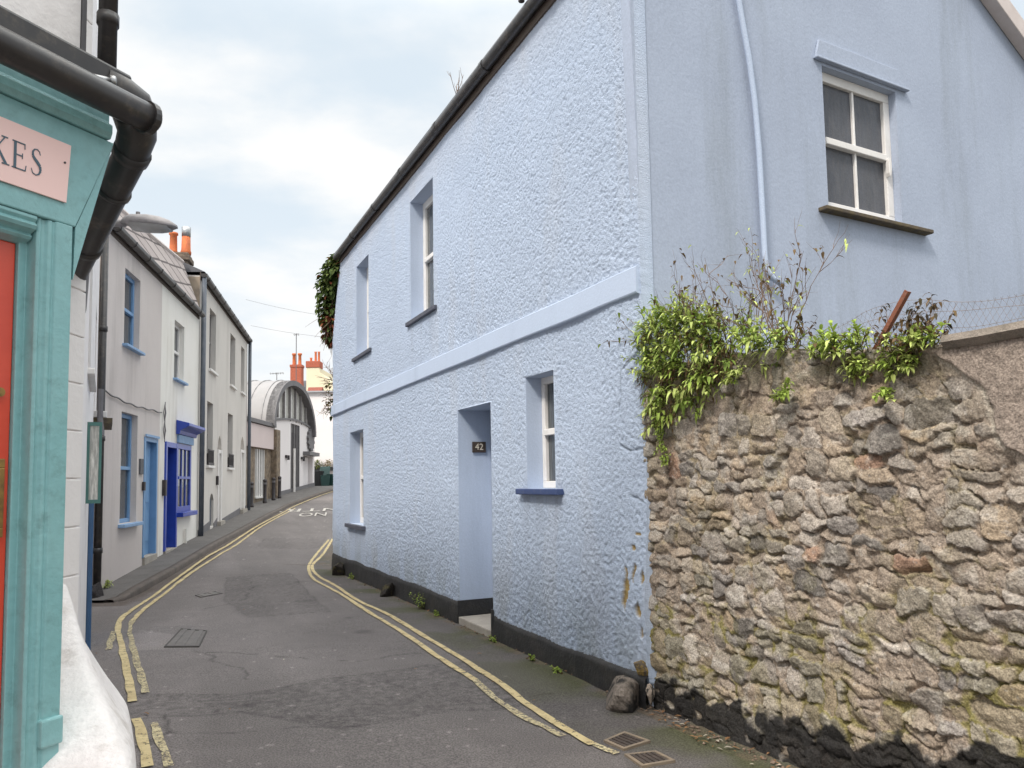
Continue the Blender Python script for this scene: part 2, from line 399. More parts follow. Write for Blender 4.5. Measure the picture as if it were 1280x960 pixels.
def sash(fr, s0, s1, z0, z1, d, mf, mp, parent, rows=2, cols=1, fw=.07, sill=None, silld=.07, sillh=.05, over=.08, box=None):
    b = MB(); t = .03
    b.box(fr, s0, s1, d - t, d + t, z1 - fw, z1).box(fr, s0, s1, d - t, d + t, z0, z0 + fw)
    b.box(fr, s0, s0 + fw, d - t, d + t, z0 + fw, z1 - fw).box(fr, s1 - fw, s1, d - t, d + t, z0 + fw, z1 - fw)
    zm = (z0 + z1) / 2
    if rows > 1: b.box(fr, s0 + fw, s1 - fw, d - t + .004, d + t + .018, zm - .03, zm + .03)
    for k in range(1, cols):
        x = s0 + fw + (s1 - s0 - 2 * fw) * k / cols
        for a, c in (((z0 + fw), zm - .03), (zm + .03, z1 - fw)) if rows > 1 else ((z0 + fw, z1 - fw),):
            b.box(fr, x - .013, x + .013, d - .02, d + .02, a, c)
    w = b.build('window', mf, parent, bevel=.006)
    MB().box(fr, s0 + fw - .01, s1 - fw + .01, d - .012, d - .004, z0 + fw - .01, z1 - fw + .01).build('pane', mp, w)
    if sill:
        MB().box(fr, s0 - over, s1 + over, d + t + .002, silld, z0 - sillh, z0 - .002).build('sill', sill, w, bevel=.008)
    return w

# ================================================================== SETTING
# ground out to the horizon
ys = np.concatenate([np.arange(-40, 52, .5), np.linspace(52, 500, 60)]); xs = np.concatenate([np.linspace(-400, -21, 40), np.arange(-20, 20, .5), np.linspace(20, 400, 40)])
Yg, Xg = np.meshgrid(ys, xs)
Pg = np.stack([Xg, Yg, gza(Xg, Yg) - .035], 2)
g = gridmesh('ground', Pg, None, np.ones((len(xs) - 1, len(ys) - 1), bool), m_ground, base=(0, 0, 0)); g['kind'] = 'structure'

KY = np.array([9., 10.74, 11.32, 12.28, 14.2, 17.2, 19.1, 24.5, 26.5, 30, 36, 46, 70]); KX = np.array([-5.6, -5.70, -5.76, -5.87, -6.16, -6.70, -6.99, -7.95, -8.3, -8.78, -9.1, -9.25, -9.3])
def kerbx(y): return np.interp(y, KY, KX)
YRo = [(.57, 4.52), (.45, 4.68), (.35, 4.88), (.08, 5.52), (-.08, 6.0), (-.47, 6.95), (-1.04, 8.27), (-1.57, 9.5), (-2.17, 10.68), (-2.86, 12.35), (-3.42, 13.59), (-3.83, 14.71), (-4.08, 15.64), (-4.26, 17.19), (-4.71, 20.01)]
YRi = [(.28, 4.84), (.17, 5.02), (-.06, 5.46), (-.33, 6.23), (-.65, 6.95), (-1.15, 8.15), (-1.84, 9.7), (-2.51, 11.26), (-3.21, 12.75), (-3.56, 13.59), (-4.0, 15.02), (-4.21, 15.95), (-4.51, 17.93), (-4.77, 19.85)]
YLo1 = [(-2.07, 4.4), (-2.33, 4.88), (-2.57, 5.3)]
YLo2 = [(-2.81, 5.72), (-3.4, 6.81), (-3.98, 7.85), (-4.5, 8.8), (-4.85, 9.54), (-5.12, 10.4), (-5.5, 11.9), (-5.92, 13.9), (-6.32, 15.9), (-6.63, 18.0), (-7.46, 22.48), (-8.16, 27.0), (-8.53, 29.7), (-8.73, 32.26), (-8.94, 35.81), (-9.0, 39.)]
YLi1 = [(-1.95, 4.4), (-2.17, 4.78), (-2.41, 5.2)]
YLi2 = [(-2.83, 5.96), (-3.28, 6.79), (-3.79, 7.71), (-4.3, 8.65), (-4.66, 9.46), (-4.94, 10.3), (-5.34, 11.75), (-5.78, 13.8), (-6.18, 16.1), (-6.48, 18.1), (-7.28, 22.2), (-7.98, 26.7), (-8.3, 29.2)]

def inpoly(X, Y, poly):
    r = np.zeros(X.shape, bool); n = len(poly)
    for i in range(n):
        x1, y1 = poly[i]; x2, y2 = poly[(i + 1) % n]
        if y1 == y2: continue
        c = ((y1 > Y) != (y2 > Y)) & (X < (x2 - x1) * (Y - y1) / (y2 - y1) + x1); r ^= c
    return r
def pdist(X, Y, path):
    d = np.full(X.shape, 9e9)
    for (x1, y1), (x2, y2) in zip(path[:-1], path[1:]):
        vx, vy = x2 - x1, y2 - y1; t = np.clip(((X - x1) * vx + (Y - y1) * vy) / (vx * vx + vy * vy), 0, 1)
        d = np.minimum(d, np.hypot(X - x1 - t * vx, Y - y1 - t * vy))
    return d
# road, one fine sheet with its patches, cracks and dirt
yl = [-6.]
while yl[-1] < 60: yl.append(yl[-1] + (.3 if yl[-1] < 2.5 else max(.026, .0052 * yl[-1])))
yl = np.array(yl); tt = np.linspace(0, 1, 210)
Yr, Tr = np.meshgrid(yl, tt, indexing='ij')
xl = np.where(yl < 10.2, np.interp(yl, _Y, _XL) - .5, kerbx(yl) - .02); xl = np.where((yl >= 9) & (yl < 11.3), np.minimum(xl, -6.5), xl)
xr = np.where(yl < 15.6, .95 - (yl - 5.4) * .464 + .35, np.interp(yl, _Y, _XR) + 2.5)
Xr = xl[:, None] + (xr - xl)[:, None] * Tr
wx = (fbm(Xr, Yr, 3, 3, 1) - .5) * .22; wy = (fbm(Xr, Yr, 3, 3, 4) - .5) * .22
Xw, Yw = Xr + wx, Yr + wy
v = .140 + .024 * (fbm(Xr, Yr, .9, 4, 2) - .5) * 2 + .012 * (fbm(Xr, Yr, 7, 3, 5) - .5) * 2
v *= 1 + .13 * (sstep(.45, .7, fbm(Xr * 2.2 + Yr, Yr * .35, .8, 3, 3)))
BAND = [(-3.2, 5.95), (-2.11, 5.92), (-1.89, 6.06), (-1.64, 6.31), (-1.24, 6.53), (-.63, 6.85), (-.47, 6.9), (.05, 5.56), (-.1, 5.45), (-.5, 5.38), (-.97, 5.12), (-1.11, 5.02), (-1.92, 5.44), (-2.57, 5.3), (-3.0, 5.3)]
PATCH = [(-4.99, 13.43), (-4.16, 14.31), (-2.35, 9.78), (-3.27, 9.5), (-4.17, 11.1)]
PATCH2 = [(-6.3, 19.5), (-5.0, 20.5), (-4.6, 18.3), (-5.9, 17.6)]
grit = (fbm(Xr, Yr, 28, 2, 6) - .5)
for poly, k, gr in ((BAND, .83, .9), (PATCH, .84, .5), (PATCH2, .88, .3)):
    w_ = inpoly(Xr + wx * .45, Yr + wy * .45, poly); v = np.where(w_, v * k * (1 + gr * grit), v)
    edge = pdist(Xr + wx * .45, Yr + wy * .45, poly + poly[:1]); v *= 1 - .25 * np.exp(-(edge / .014) ** 2)
# old pale strip, scuffs, cracks
STRIP = [(-4.25, 8.8), (-3.3, 8.2), (-3.2, 7.7), (-4.05, 7.6)]
w_ = inpoly(Xr, Yr, STRIP); v = np.where(w_, v * 1.22 + .018 * (fbm(Xr * 2, Yr * 12, 2, 2, 1) - .4), v)
for pth in ([(-3.16, 7.6), (-2.55, 6.9), (-2.2, 6.5), (-1.95, 6.05)], [(-2.25, 5.05), (-1.6, 5.0), (-1.0, 5.1)], [(-2.4, 5.4), (-2.25, 5.05), (-2.32, 4.7)], [(-4.4, 12.9), (-3.9, 11.2), (-4.1, 10.2)], [(-.2, 5.65), (.6, 6.0)], [(-.9, 7.3), (-1.5, 7.0), (-3.0, 7.5)]):
    v *= 1 - .5 * np.exp(-(pdist(Xw, Yw, pth) / .014) ** 2) * sstep(.35, .5, fbm(Xr, Yr, 4, 2, 7))
v = np.where(fbm(Xr, Yr, 19, 2, 3) > .885, v * 1.5 + .05, v)          # flattened gum and grit
v = np.where(pdist(Xw, Yw, [(-.95, 4.55), (-.72, 4.62)]) < .02, .14, v)
for (ox, oy, orr) in ((-1.6, 8.4, .16), (-2.9, 10.8, .2), (-.9, 6.1, .09), (-1.9, 5.6, .12), (-3.6, 13.0, .2), (-2.0, 9.3, .1)): v *= 1 - .28 * sstep(1, .3, np.hypot(Xw - ox, Yw - oy) / orr)
ctr = (kerbx(Yr) + .95 - (Yr - 5.4) * .464) / 2
v *= 1 + .10 * (np.exp(-((Xr - ctr - .75) / .25) ** 2) + np.exp(-((Xr - ctr + .75) / .25) ** 2)) * (Yr > 9)
# distance inside verge (right of the outer yellow line)
yro = np.interp(Yr, [p[1] for p in YRo], [p[0] for p in YRo]); verge = sstep(-.02, .08, Xr - yro) * (Yr < 20)
edgeR = (.95 - (Yr - 5.4) * .464) - Xr
moss = verge * sstep(.35, .62, fbm(Xr, Yr, 2.2, 4, 6)) * np.exp(-np.abs(edgeR - .15) / .5)
gut = sstep(.40, .04, Xr - kerbx(Yr)) * (Yr > 10.8) * (.6 + .8 * fbm(Xr, Yr, 5, 3, 2))
gl = np.clip(gut, 0, 1)
col = np.stack([v * 1.08, v * .965, v * .925], 2)
col = col * (1 - .30 * verge[..., None])
col = col * (1 - moss[..., None] * .8) + moss[..., None] * .8 * np.array([.06, .065, .022])
col = col * (1 - gl[..., None] * .7) + gl[..., None] * .7 * np.array([.085, .062, .048])
deb = (edgeR < .14) * verge * sstep(.4, .6, fbm(Xr, Yr, 9, 3, 1))
col = col * (1 - deb[..., None] * .6) + deb[..., None] * .6 * np.array([.12, .09, .06])
zr_ = gza(Xr, Yr) + .004 * (fbm(Xr, Yr, 5, 3, 2) - .5) - .02 * gl
road = gridmesh('road', np.stack([Xr, Yr, zr_], 2), col, np.ones((len(yl) - 1, len(tt) - 1), bool), m_road, base=(0, 0, 0)); road['kind'] = 'structure'

# pavement on the left with its kerb
yp = np.concatenate([np.arange(11.25, 30, .2), np.arange(30, 56, .5)])
kx = kerbx(yp); kx[0] -= .08
wl = np.interp(yp, [11.2, 18.7, 18.75, 27.8, 28.2, 60], [-6.22, -7.68, -7.7, -9.62, -13, -13]) - .1
tp = np.linspace(0, 1, 12)
Xp = kx[:, None] - .11 + (wl - kx + .11)[:, None] * tp
Yp = np.repeat(yp[:, None], 12, 1)
hk = .07 * sstep(11.0, 12.2, yp) + .012
Zp = gza(np.repeat(kx[:, None], 12, 1), Yp) * .5 + gza(Xp, Yp) * .5 + hk[:, None]
pv = gridmesh('pavement', np.stack([Xp, Yp, Zp], 2), None, np.ones((len(yp) - 1, 11), bool), m_pave, base=(0, 0, 0)); pv['kind'] = 'structure'
kz = gza(kx, yp)
prof = np.stack([np.stack([kx + .01, yp, kz - .06], 1), np.stack([kx + .008, yp, kz + hk - .02], 1), np.stack([kx - .012, yp, kz + hk + .003], 1), np.stack([kx - .13, yp, kz + hk + .006], 1), np.stack([kx - .13, yp, kz - .05], 1)], 1)
kb = gridmesh('kerb', prof, None, np.ones((len(yp) - 1, 4), bool), m_kerb, base=(0, 0, 0), smooth=False); kb['kind'] = 'structure'

def crom(p, step=.12):
    p = [np.array(q, float) for q in p]; p = [2 * p[0] - p[1]] + p + [2 * p[-1] - p[-2]]; out = []
    for i in range(1, len(p) - 2):
        n = max(2, int(np.linalg.norm(p[i + 1] - p[i]) / step))
        for k in range(n):
            t = k / n; a, b, c, d = p[i - 1:i + 3]
            out.append(.5 * (2 * b + (c - a) * t + (2 * a - 5 * b + 4 * c - d) * t * t + (3 * b - a - 3 * c + d) * t ** 3))
    out.append(p[-2]); return np.array(out)
def ribbon(name, path, w, m, off=.010, ragged=0.):
    q = crom(path); t = np.gradient(q, axis=0); t /= np.linalg.norm(t, axis=1)[:, None]; n = np.stack([-t[:, 1], t[:, 0]], 1)
    k = np.arange(len(q))
    a = q + n * (w / 2 + ragged * (vnoise(k * .7, k * 0, 2) - .5))[:, None]; b = q - n * (w / 2 + ragged * (vnoise(k * .7, k * 0, 5) - .5))[:, None]
    P = np.stack([np.stack([x[:, 0], x[:, 1], gza(x[:, 0], x[:, 1]) + off], 1) for x in (a, q, b)], 1)
    o = gridmesh(name, P, None, np.ones((len(q) - 1, 2), bool), m, base=(0, 0, 0)); o['kind'] = 'structure'; return o
ribbon('yellow_line', YLo1, .058, m_yline, ragged=.02); ribbon('yellow_line', YLo2, .058, m_yline, ragged=.018)
ribbon('yellow_line', YLi1, .045, m_yworn, ragged=.03); ribbon('yellow_line', YLi2[:5], .05, m_yworn, ragged=.03); ribbon('yellow_line', YLi2[4:], .055, m_yline, ragged=.02)
ribbon('yellow_line', YRo[1:], .058, m_yline, ragged=.015); ribbon('yellow_line', YRo[:2], .05, m_yworn, ragged=.03)
ribbon('yellow_line', YRi[3:], .055, m_yline, ragged=.015); ribbon('yellow_line', YRi[:4], .05, m_yworn, ragged=.03)
ribbon('yellow_line', [(-4.5, 8.72), (-4.02, 7.66)], .05, m_yworn, ragged=.04)
# NO ENTRY lettering, painted for traffic coming this way
for body, cx, cy, sx, sy in (('NO', -6.97, 26.75, 1.0, 1.75), ('ENTRY', -7.45, 28.55, 1.72, 1.75)):
    mt = Matrix.Translation((cx, cy, gz(cx, cy) + .022)) @ Matrix.Rotation(R(12), 4, 'Z') @ Matrix.Rotation(math.pi, 4, 'Z') @ Matrix.Rotation(math.atan(.055), 4, 'X').inverted() @ Matrix.Diagonal((sx * .62, sy, 1, 1))
    o = textmesh('road_lettering', body, 1.0, mt, m_wline, extrude=.001, loc=(cx, cy, gz(cx, cy))); o['kind'] = 'structure'

# ================================================================== BLUE HOUSE
bh = thing('blue_house', 'pale blue roughcast cottage with white sash windows, black plinth and plain gable', 'house', F.P(5, -2.5, -.1))
HF = [(4.53, 5.5, 3.70, 5.38), (7.82, 8.67, 3.69, 5.30), (8.2, 9.2, .78, 2.40), (1.37, 1.93, 1.42, 2.46), (2.77, 3.73, -.3, 2.315)]
sa = np.concatenate([[-.0001], np.arange(0, 4.6, .0088), np.arange(4.6, 10.75, .018)]); za = np.arange(.02, 5.86, .0092)
for (a, b, c, d) in HF:
    for arr, val in ((sa, a), (sa, b), (za, c), (za, d)):
        if val > .05: arr[np.argmin(abs(arr - val))] = val
Sg, Zg = np.meshgrid(sa, za, indexing='ij')
w1 = (fbm(Sg, Zg, 9, 2, 1) - .5) * .05; w2 = (fbm(Sg, Zg, 9, 2, 4) - .5) * .05
n1 = fbm((Sg + w1) + Zg * .12, (Zg + w2) - Sg * .1, 58, 2, 0, .6)
n0 = fbm((Sg + w1) * 1.1 + Zg * .25, (Zg + w2) - Sg * .2, 29, 3, 2, .6)
n2 = fbm(Sg, Zg, 62, 2, 3)
lowc = .22 + .78 * np.exp(-np.maximum(Zg - .8, 0) / .9)          # coarser dash low down
amp = .45 + .9 * fbm(Sg, Zg, .7, 3, 5)
h = (sstep(.26, .50, n1) * .0062 + lowc * np.clip((n0 - .38) / .35, 0, 1) * .0055) * amp - .005 * sstep(.62, .76, n2) * amp
h += .03 * (fbm(Sg, Zg, 1.1, 3, 6) - .5)                         # old uneven wall
h += .05 * np.exp(-((Zg - .5) / .55) ** 2) * np.exp(-(Sg / 1.2) ** 2)   # swollen foot of the corner
edge = np.full(Sg.shape, 9.)
for (a, b, c, d) in HF:
    dx = np.maximum(np.maximum(a - Sg, Sg - b), 0); dz = np.maximum(np.maximum(c - Zg, Zg - d), 0); edge = np.minimum(edge, np.hypot(dx, dz))
k = sstep(0, .012, edge); h = h * k + .004 * (1 - k)
k = sstep(0, .02, Sg); h = h * k + (1 - k) * (.006 + .05 * np.exp(-((Zg - .5) / .55) ** 2) + .012 * (n0 - .4))
# smooth panel below the far lower window and around the openings of the upper floor
pan = ((Sg > 8.15) & (Sg < 9.25) & (Zg < .72)); h = np.where(pan, .002, h)
cb = np.array(BLUE) * np.ones(Sg.shape + (1,)); tone = 1 + .10 * (fbm(Sg, Zg, .8, 4, 2) - .5)
cb = cb * tone[..., None]
spl = sstep(.75, .1, Zg) * sstep(.40, .62, fbm(Sg, Zg * .6, 3.5, 4, 7)) * .35; cb = cb * (1 - spl[..., None]) + spl[..., None] * np.array([.26, .28, .27])
for (a, b, c, d) in HF[:4]:
    st_ = sstep(a - .12, a, Sg) * sstep(b + .12, b, Sg) * sstep(c - .05, c - .08, Zg) * np.exp(-(c - Zg) / .5) * (Zg < c) * sstep(.42, .60, fbm(Sg * 6, Zg * .5, 2.5, 3, 4)) * .32; cb = cb * (1 - st_[..., None]) + st_[..., None] * np.array([.27, .30, .36])
for pth in ([(.0, 1.72), (.22, 1.70), (.34, 1.74)], [(.05, 1.32), (.2, 1.36)], [(.1, 2.4), (.3, 2.3), (.33, 2.0)]):
    cr = np.exp(-(pdist(Sg + w1 * .8, Zg + w2 * .8, pth) / .009) ** 2); h = h - .012 * cr; cb = cb * (1 - .35 * cr[..., None])
gr = sstep(.55, .75, fbm(Sg * 1.5, Zg * .4, 2.2, 4, 4)) * .16
cb = cb * (1 - gr[..., None]) + gr[..., None] * np.array([.50, .50, .52])
top = sstep(5.0, 5.8, Zg) * .35 * fbm(Sg, Zg, 2.5, 3, 3); cb = cb * (1 - top[..., None]) + top[..., None] * np.array([.62, .60, .60])
chip = np.zeros(Sg.shape)
for (cx, cz, rx, rz) in ((.27, .70, .035, .17), (.16, .82, .02, .07), (.10, .57, .035, .05), (.06, .42, .02, .04), (.17, 1.0, .03, .02), (.13, 1.1, .04, .012), (.06, .8, .02, .05)):
    q = ((Sg - cx + (fbm(Sg, Zg, 14, 2, 2) - .5) * .06) / rx) ** 2 + ((Zg - cz) / rz) ** 2; chip = np.maximum(chip, (q < 1) * 1.)
cb = np.where(chip[..., None] > 0, np.array([.42, .30, .12]) * (.7 + .6 * n2[..., None]), cb); h = np.where(chip > 0, h * .4, h)
h = np.where(Zg < .06 + .05 * fbm(Sg, Zg * 0, 3, 3, 1), 0, h)
h[0, :] = -.10
ou = np.array(F.n); uu = np.array(F.u); oo = np.array(F.o)
Pf = oo + Sg[..., None] * uu + h[..., None] * ou; Pf[..., 2] = Zg
sc = (Sg[:-1, :-1] + Sg[1:, 1:]) / 2; zc = (Zg[:-1, :-1] + Zg[1:, 1:]) / 2
keep = np.ones(sc.shape, bool)
for (a, b, c, d) in HF: keep &= ~((sc > a) & (sc < b) & (zc > c) & (zc < d))
send = np.interp(zc, [0, 3.0, 4.3, 4.9, 5.4, 5.8], [10.66, 10.66, 10.66, 10.45, 10.2, 9.95]); keep &= sc < send
gridmesh('facade', Pf, cb, keep, m_dash, bh)
# reveals of the openings (smooth render) and the body of the house behind the roughcast
for (a, b, c, d), dep in zip(HF, (.28, .28, .28, .28, .42)):
    c_ = max(c, -.06)
    vs = [F.P(s, dd, z) for dd in (.004, -dep) for s, z in ((a, c_), (b, c_), (b, d), (a, d))]
    MB().add(vs, ([(0, 1, 5, 4)] if dep < .4 else []) + [(1, 2, 6, 5), (2, 3, 7, 6), (3, 0, 4, 7)]).build('reveal', m_smooth, bh)
gd = MB()
pts = [(.035, -.15), (5.65, -.15), (5.65, 5.78), (2.82, 7.42), (-.055, 5.80), (.005, 3.2), (.035, 2.2)]
WG = (2.05, 3.06, 3.79, 5.05)
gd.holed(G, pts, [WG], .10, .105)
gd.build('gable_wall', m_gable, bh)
bk = MB()
# far end wall and back wall
q = [F.P(10.64, -.02, -.2), F.P(10.64, -.02, 4.3), F.P(9.95, -.02, 5.8)]
A = Vector(F.P(10.64, 0, 0)) + GD * 5.65; Bk = Vector(G.P(5.65, 0, 0)); Rg = Vector(F.P(9.95, 0, 0)) + GD * 2.82
bk.add([F.P(10.64, -.02, -.3), F.P(10.64, -.02, 4.3), F.P(9.95, -.02, 5.8), (Rg.x, Rg.y, 7.4), (A.x, A.y, 5.78), (A.x, A.y, -.3)], [(0, 1, 2, 3, 4, 5)])
bk.add([(A.x, A.y, -.3), (A.x, A.y, 5.78), (Bk.x, Bk.y, 5.78), (Bk.x, Bk.y, -.3)], [(0, 1, 2, 3)])
bk.build('rear_wall', m_smooth, bh)
rf = MB(); rp = [(-.12, 5.80), (2.82, 7.46), (5.75, 5.78), (5.75, 5.88), (2.82, 7.58), (-.12, 5.90)]
n = len(rp); vs = [RF.P(s, .10, z) for s, z in rp] + [RF.P(s, -9.98, z) for s, z in rp]
rf.add(vs, [tuple(range(n)), tuple(range(2 * n - 1, n - 1, -1))] + [(i, (i + 1) % n, n + (i + 1) % n, n + i) for i in range(n)])
roof = rf.build('roof', m_slate, bh)
MB().prism(G, [(2.82, 7.40), (2.82, 7.62), (5.80, 5.90), (5.80, 5.68)], .004, .13).build('barge_board', m_barge, roof, bevel=.008)
MB().prism(G, [(2.818, 7.40), (2.818, 7.62), (-.14, 5.98), (-.14, 5.78)], .004, .13).build('barge_board', m_barge, roof, bevel=.008)
# gutter along the eaves
gt = MB(); gt.tube([F.P(s, .085, 5.835 + .006 * math.sin(s)) for s in np.linspace(-.12, 10.0, 24)], .062, 12)
gu = gt.build('gutter', m_gutter, bh, smooth=True)
for s in (1.15, 2.6, 4.1, 5.6, 7.1, 8.6): MB().tube([F.P(s - .04, .085, 5.836), F.P(s + .04, .085, 5.836)], .070, 12).build('gutter_joint', m_gutter, gu)
MB().tube([F.P(1.55, .16, 5.90), F.P(1.55, .16, 6.02)], .03, 8).build('gutter_bolt', m_gutter, gu)
MB().box(F, -.05, 9.95, .003, .024, 5.72, 5.84).build('fascia_board', m_wood, bh)
# string course and bead at the corner
bd = MB(); pr = [(0, 2.815), (.035, 2.83), (.04, 2.84), (.036, 3.02), (0, 3.06)]
sl = np.linspace(.02, 10.72, 60); vs = []; fs = []
for s in sl:
    w = .012 * (float(fbm(s, 0, 1.3, 2, 2)) - .5)
    vs += [F.P(s, d if d else -.03, z + w) for d, z in pr]
fs = [(i * 5 + j, i * 5 + j + 1, i * 5 + 6 + j, i * 5 + 5 + j) for i in range(len(sl) - 1) for j in range(4)] + [(0, 1, 2, 3, 4), tuple(range(len(vs) - 1, len(vs) - 6, -1))]
bd.add(vs, fs); bd.build('string_course', m_smooth, bh)
# plinth, uneven top, broken by the doorway
def plinth(s0, s1):
    sl = np.arange(s0, s1 + .001, .05); zl = np.linspace(0, 1, 10)
    S_, V_ = np.meshgrid(sl, zl, indexing='ij')
    tp = .125 + .05 * (fbm(S_, S_ * 0, 1.4, 3, 3) - .5) + .03 * np.exp(-(S_ / .5) ** 2) + .03 * sstep(2.2, 2.8, S_)
    gb = np.array([[gz(*F.P(s, .05, 0)[:2]) - .05] for s in sl])
    Z_ = gb + (tp - gb) * V_
    D_ = .022 + .02 * (1 - V_) + .018 * (fbm(S_, Z_, 5, 3, 2) - .5) + .05 * np.exp(-(S_ / 1.0) ** 2) * np.exp(-((Z_ - .3) / .5) ** 2)
    D_[:, -1] = -.01
    P = oo + S_[..., None] * uu + D_[..., None] * ou; P[..., 2] = Z_
    return gridmesh('plinth', P, None, np.ones((len(sl) - 1, 9), bool), m_black, bh, smooth=False)
plinth(0.0, 2.77); plinth(3.73, 10.66)
MB().box(F, 3.722, 3.74, -.41, .03, -.2, .15).build('plinth', m_black, bh); MB().box(F, 2.74, 2.782, -.41, .03, -.2, .19).build('plinth', m_black, bh)
# front door in its deep recess
dr = MB(); dr.box(F, 2.785, 3.725, -.46, -.405, .0, 2.31)
for (a, b, c, d) in ((2.9, 3.2, .2, .9), (3.3, 3.6, .2, .9), (2.9, 3.2, 1.05, 2.1), (3.3, 3.6, 1.05, 2.1)): dr.box(F, a, b, -.406, -.392, c, d)
do = dr.build('door', m_smooth, bh, bevel=.005)
MB().tube([F.P(2.86, -.40, 1.0), F.P(2.86, -.34, 1.0)], .025, 10).build('handle', m_brass, do)
MB().box(F, 2.775, 3.715, -.40, .03, -.2, -.025).build('doorstep', m_step, bh, bevel=.012)
sash(F, 4.53, 5.5, 3.70, 5.38, -.21, m_white, m_pane, bh, cols=1, fw=.10, sill=m_slate_sill, silld=.05, sillh=.06, over=.12)
sash(F, 7.82, 8.67, 3.69, 5.30, -.21, m_white, m_pane, bh, cols=1, fw=.10, sill=m_slate_sill, silld=.05, sillh=.06, over=.2)
sash(F, 8.2, 9.2, .78, 2.40, -.21, m_white, m_pane, bh, cols=1, fw=.10, sill=m_slate_sill, silld=.07, sillh=.07, over=.14)
sash(F, 1.37, 1.93, 1.42, 2.46, -.19, m_white, m_pane, bh, cols=1, fw=.065, sill=m_navy, silld=.07, sillh=.055, over=.13)
# gable window with hood, horns and slate sill
gw = sash(G, 2.05, 3.06, 3.79, 5.05, -.10, m_white, m_wetpane, bh, cols=2, fw=.085, sill=None)
MB().prism(G, [(2.955, 4.41), (2.955, 4.27), (2.965, 4.235), (2.98, 4.25), (2.992, 4.29), (2.992, 4.41)], -.068, -.028).build('sash_horn', m_white, gw, bevel=.006)
MB().box(G, 2.06, 3.05, -.068, .01, 3.765, 3.789).build('timber_sill', m_creamwood, gw)
MB().box(G, 1.92, 3.40, -.02, .085, 3.725, 3.762).build('sill', m_mossy_sill, gw, bevel=.008)
MB().prism(G, [(1.95, 5.10), (3.21, 5.10), (3.11, 5.26), (2.0, 5.26)], .002, .026).build('hood', m_gable, gw, bevel=.006)
MB().box(G, 1.94, 3.22, .002, .045, 5.078, 5.098).build('hood', m_gable, gw, bevel=.006)
pp = MB(); pp.tube([G.P(*p) for p in ((.94, .045, 6.2), (.985, .045, 5.6), (1.05, .045, 5.2), (1.12, .045, 4.85), (1.165, .045, 4.5), (1.19, .045, 4.1), (1.2, .045, 3.6), (1.205, .045, 3.25), (1.21, .05, 3.13), (1.27, .06, 3.06), (1.38, .06, 3.02))], .023, 12)
pp.build('waste_pipe', m_smooth, bh, smooth=True)
# the room behind the gable window
rm = MB(); rm.box(G, 1.2, 4.0, -1.8, -.32, 3.3, 5.6); 
rm.f = [f for i, f in enumerate(rm.f) if i != 3]
rm.build('room', m_inner, bh)
MB().box(G, 2.12, 2.5, -.30, -.2, 4.46, 4.66).build('white_box', m_white, loc=G.P(2.3, -.25, 4.46)); tag(bpy.data.objects['white_box'], 'small white box standing behind the upper left pane of the gable window', 'box')
MB().box(G, 2.0, 3.0, -.34, -.19, 4.40, 4.455).build('shelf', m_inner, bh)
ob = MB().lathe(G.P(2.80, -.25, 4.457), [(.03, 0), (.045, .03), (.035, .07), (.015, .09)], 10).build('ornament', m_terra); tag(ob, 'small orange ornament behind the upper right pane of the gable window', 'ornament')

# number plate 42 on the jamb of the doorway
J = Fr(F.P(3.722, 0, 0), u=tuple(-Vector(F.n)), out=tuple(-Vector(F.u)))
npl = thing('number_plate', 'small dark brown house number plate reading 42 on the door jamb', 'number plate', J.P(.25, 0, 1.82))
MB().box(J, .165, .335, .0, .012, 1.825, 1.95).build('plate', m_plate, npl, bevel=.003)
fx = Vector(J.u); fy = Vector((0, 0, 1)); fz = Vector(J.n)
if fx.cross(fy).dot(fz) < 0: fx = -fx
mt = Matrix.Translation(J.P(.25, .013, 1.888)) @ Matrix(((fx.x, fy.x, fz.x, 0), (fx.y, fy.y, fz.y, 0), (fx.z, fy.z, fz.z, 0), (0, 0, 0, 1)))
textmesh('figures', '42', .105, mt, m_ivory, npl)

# ================================================================== STONE WALL
sw = thing('stone_wall', 'old rubble stone garden wall with black tarred foot beside the blue house', 'wall', F.P(-1.5, -.2, -.1))
sl = [.03]
while sl[-1] > -6: sl.append(sl[-1] - (.0066 if sl[-1] > -3.3 else .03))
sl = np.array(sl)[::-1]; nvv = 330
def walltop(s): return np.interp(s, [-6, -2.62, -2.2, -1.91, -1.3, -.81, -.41, .03], [2.0, 2.06, 2.05, 2.1, 2.19, 2.24, 2.25, 2.25])
vv = np.linspace(0, 1, nvv)
S_, V_ = np.meshgrid(sl, vv, indexing='ij')
bot = -.16
T_ = walltop(S_) + .035 * (fbm(S_, S_ * 0, 4, 3, 2) - .5) * 2
Z_ = bot + (T_ - bot) * V_
wS = S_ + (fbm(S_, Z_, 5.5, 3, 1) - .5) * .13 + (fbm(S_, Z_, 24, 2, 3) - .5) * .034
wZ = Z_ + (fbm(S_, Z_, 5.5, 3, 5) - .5) * .10 + (fbm(S_, Z_, 24, 2, 6) - .5) * .034 - .02 * S_
rs = np.random.RandomState(11); sites = []
z = -.2
while z < 2.45:
    rh = rs.uniform(.06, .155); s = -6.1
    while s < .2:
        wd = rs.uniform(.07, .23) * (1.0 if rs.rand() < .85 else 1.3)
        if rs.rand() < .42 and rh > .10:
            k = rs.uniform(.35, .65); sites.append((s + wd / 2, z + rh * k / 2, wd * .5, rh * k * .5)); sites.append((s + wd / 2 + rs.uniform(-.02, .02), z + rh * (k + 1) / 2, wd * .5, rh * (1 - k) * .5))
        else: sites.append((s + wd / 2, z + rh / 2 + rs.uniform(-.012, .012), wd * .5, rh * .5 * rs.uniform(.85, 1.25)))
        s += wd
    z += rh
NS = len(sites); F1 = np.full(S_.shape, 9.); F2 = np.full(S_.shape, 9.); ID = np.zeros(S_.shape, int)
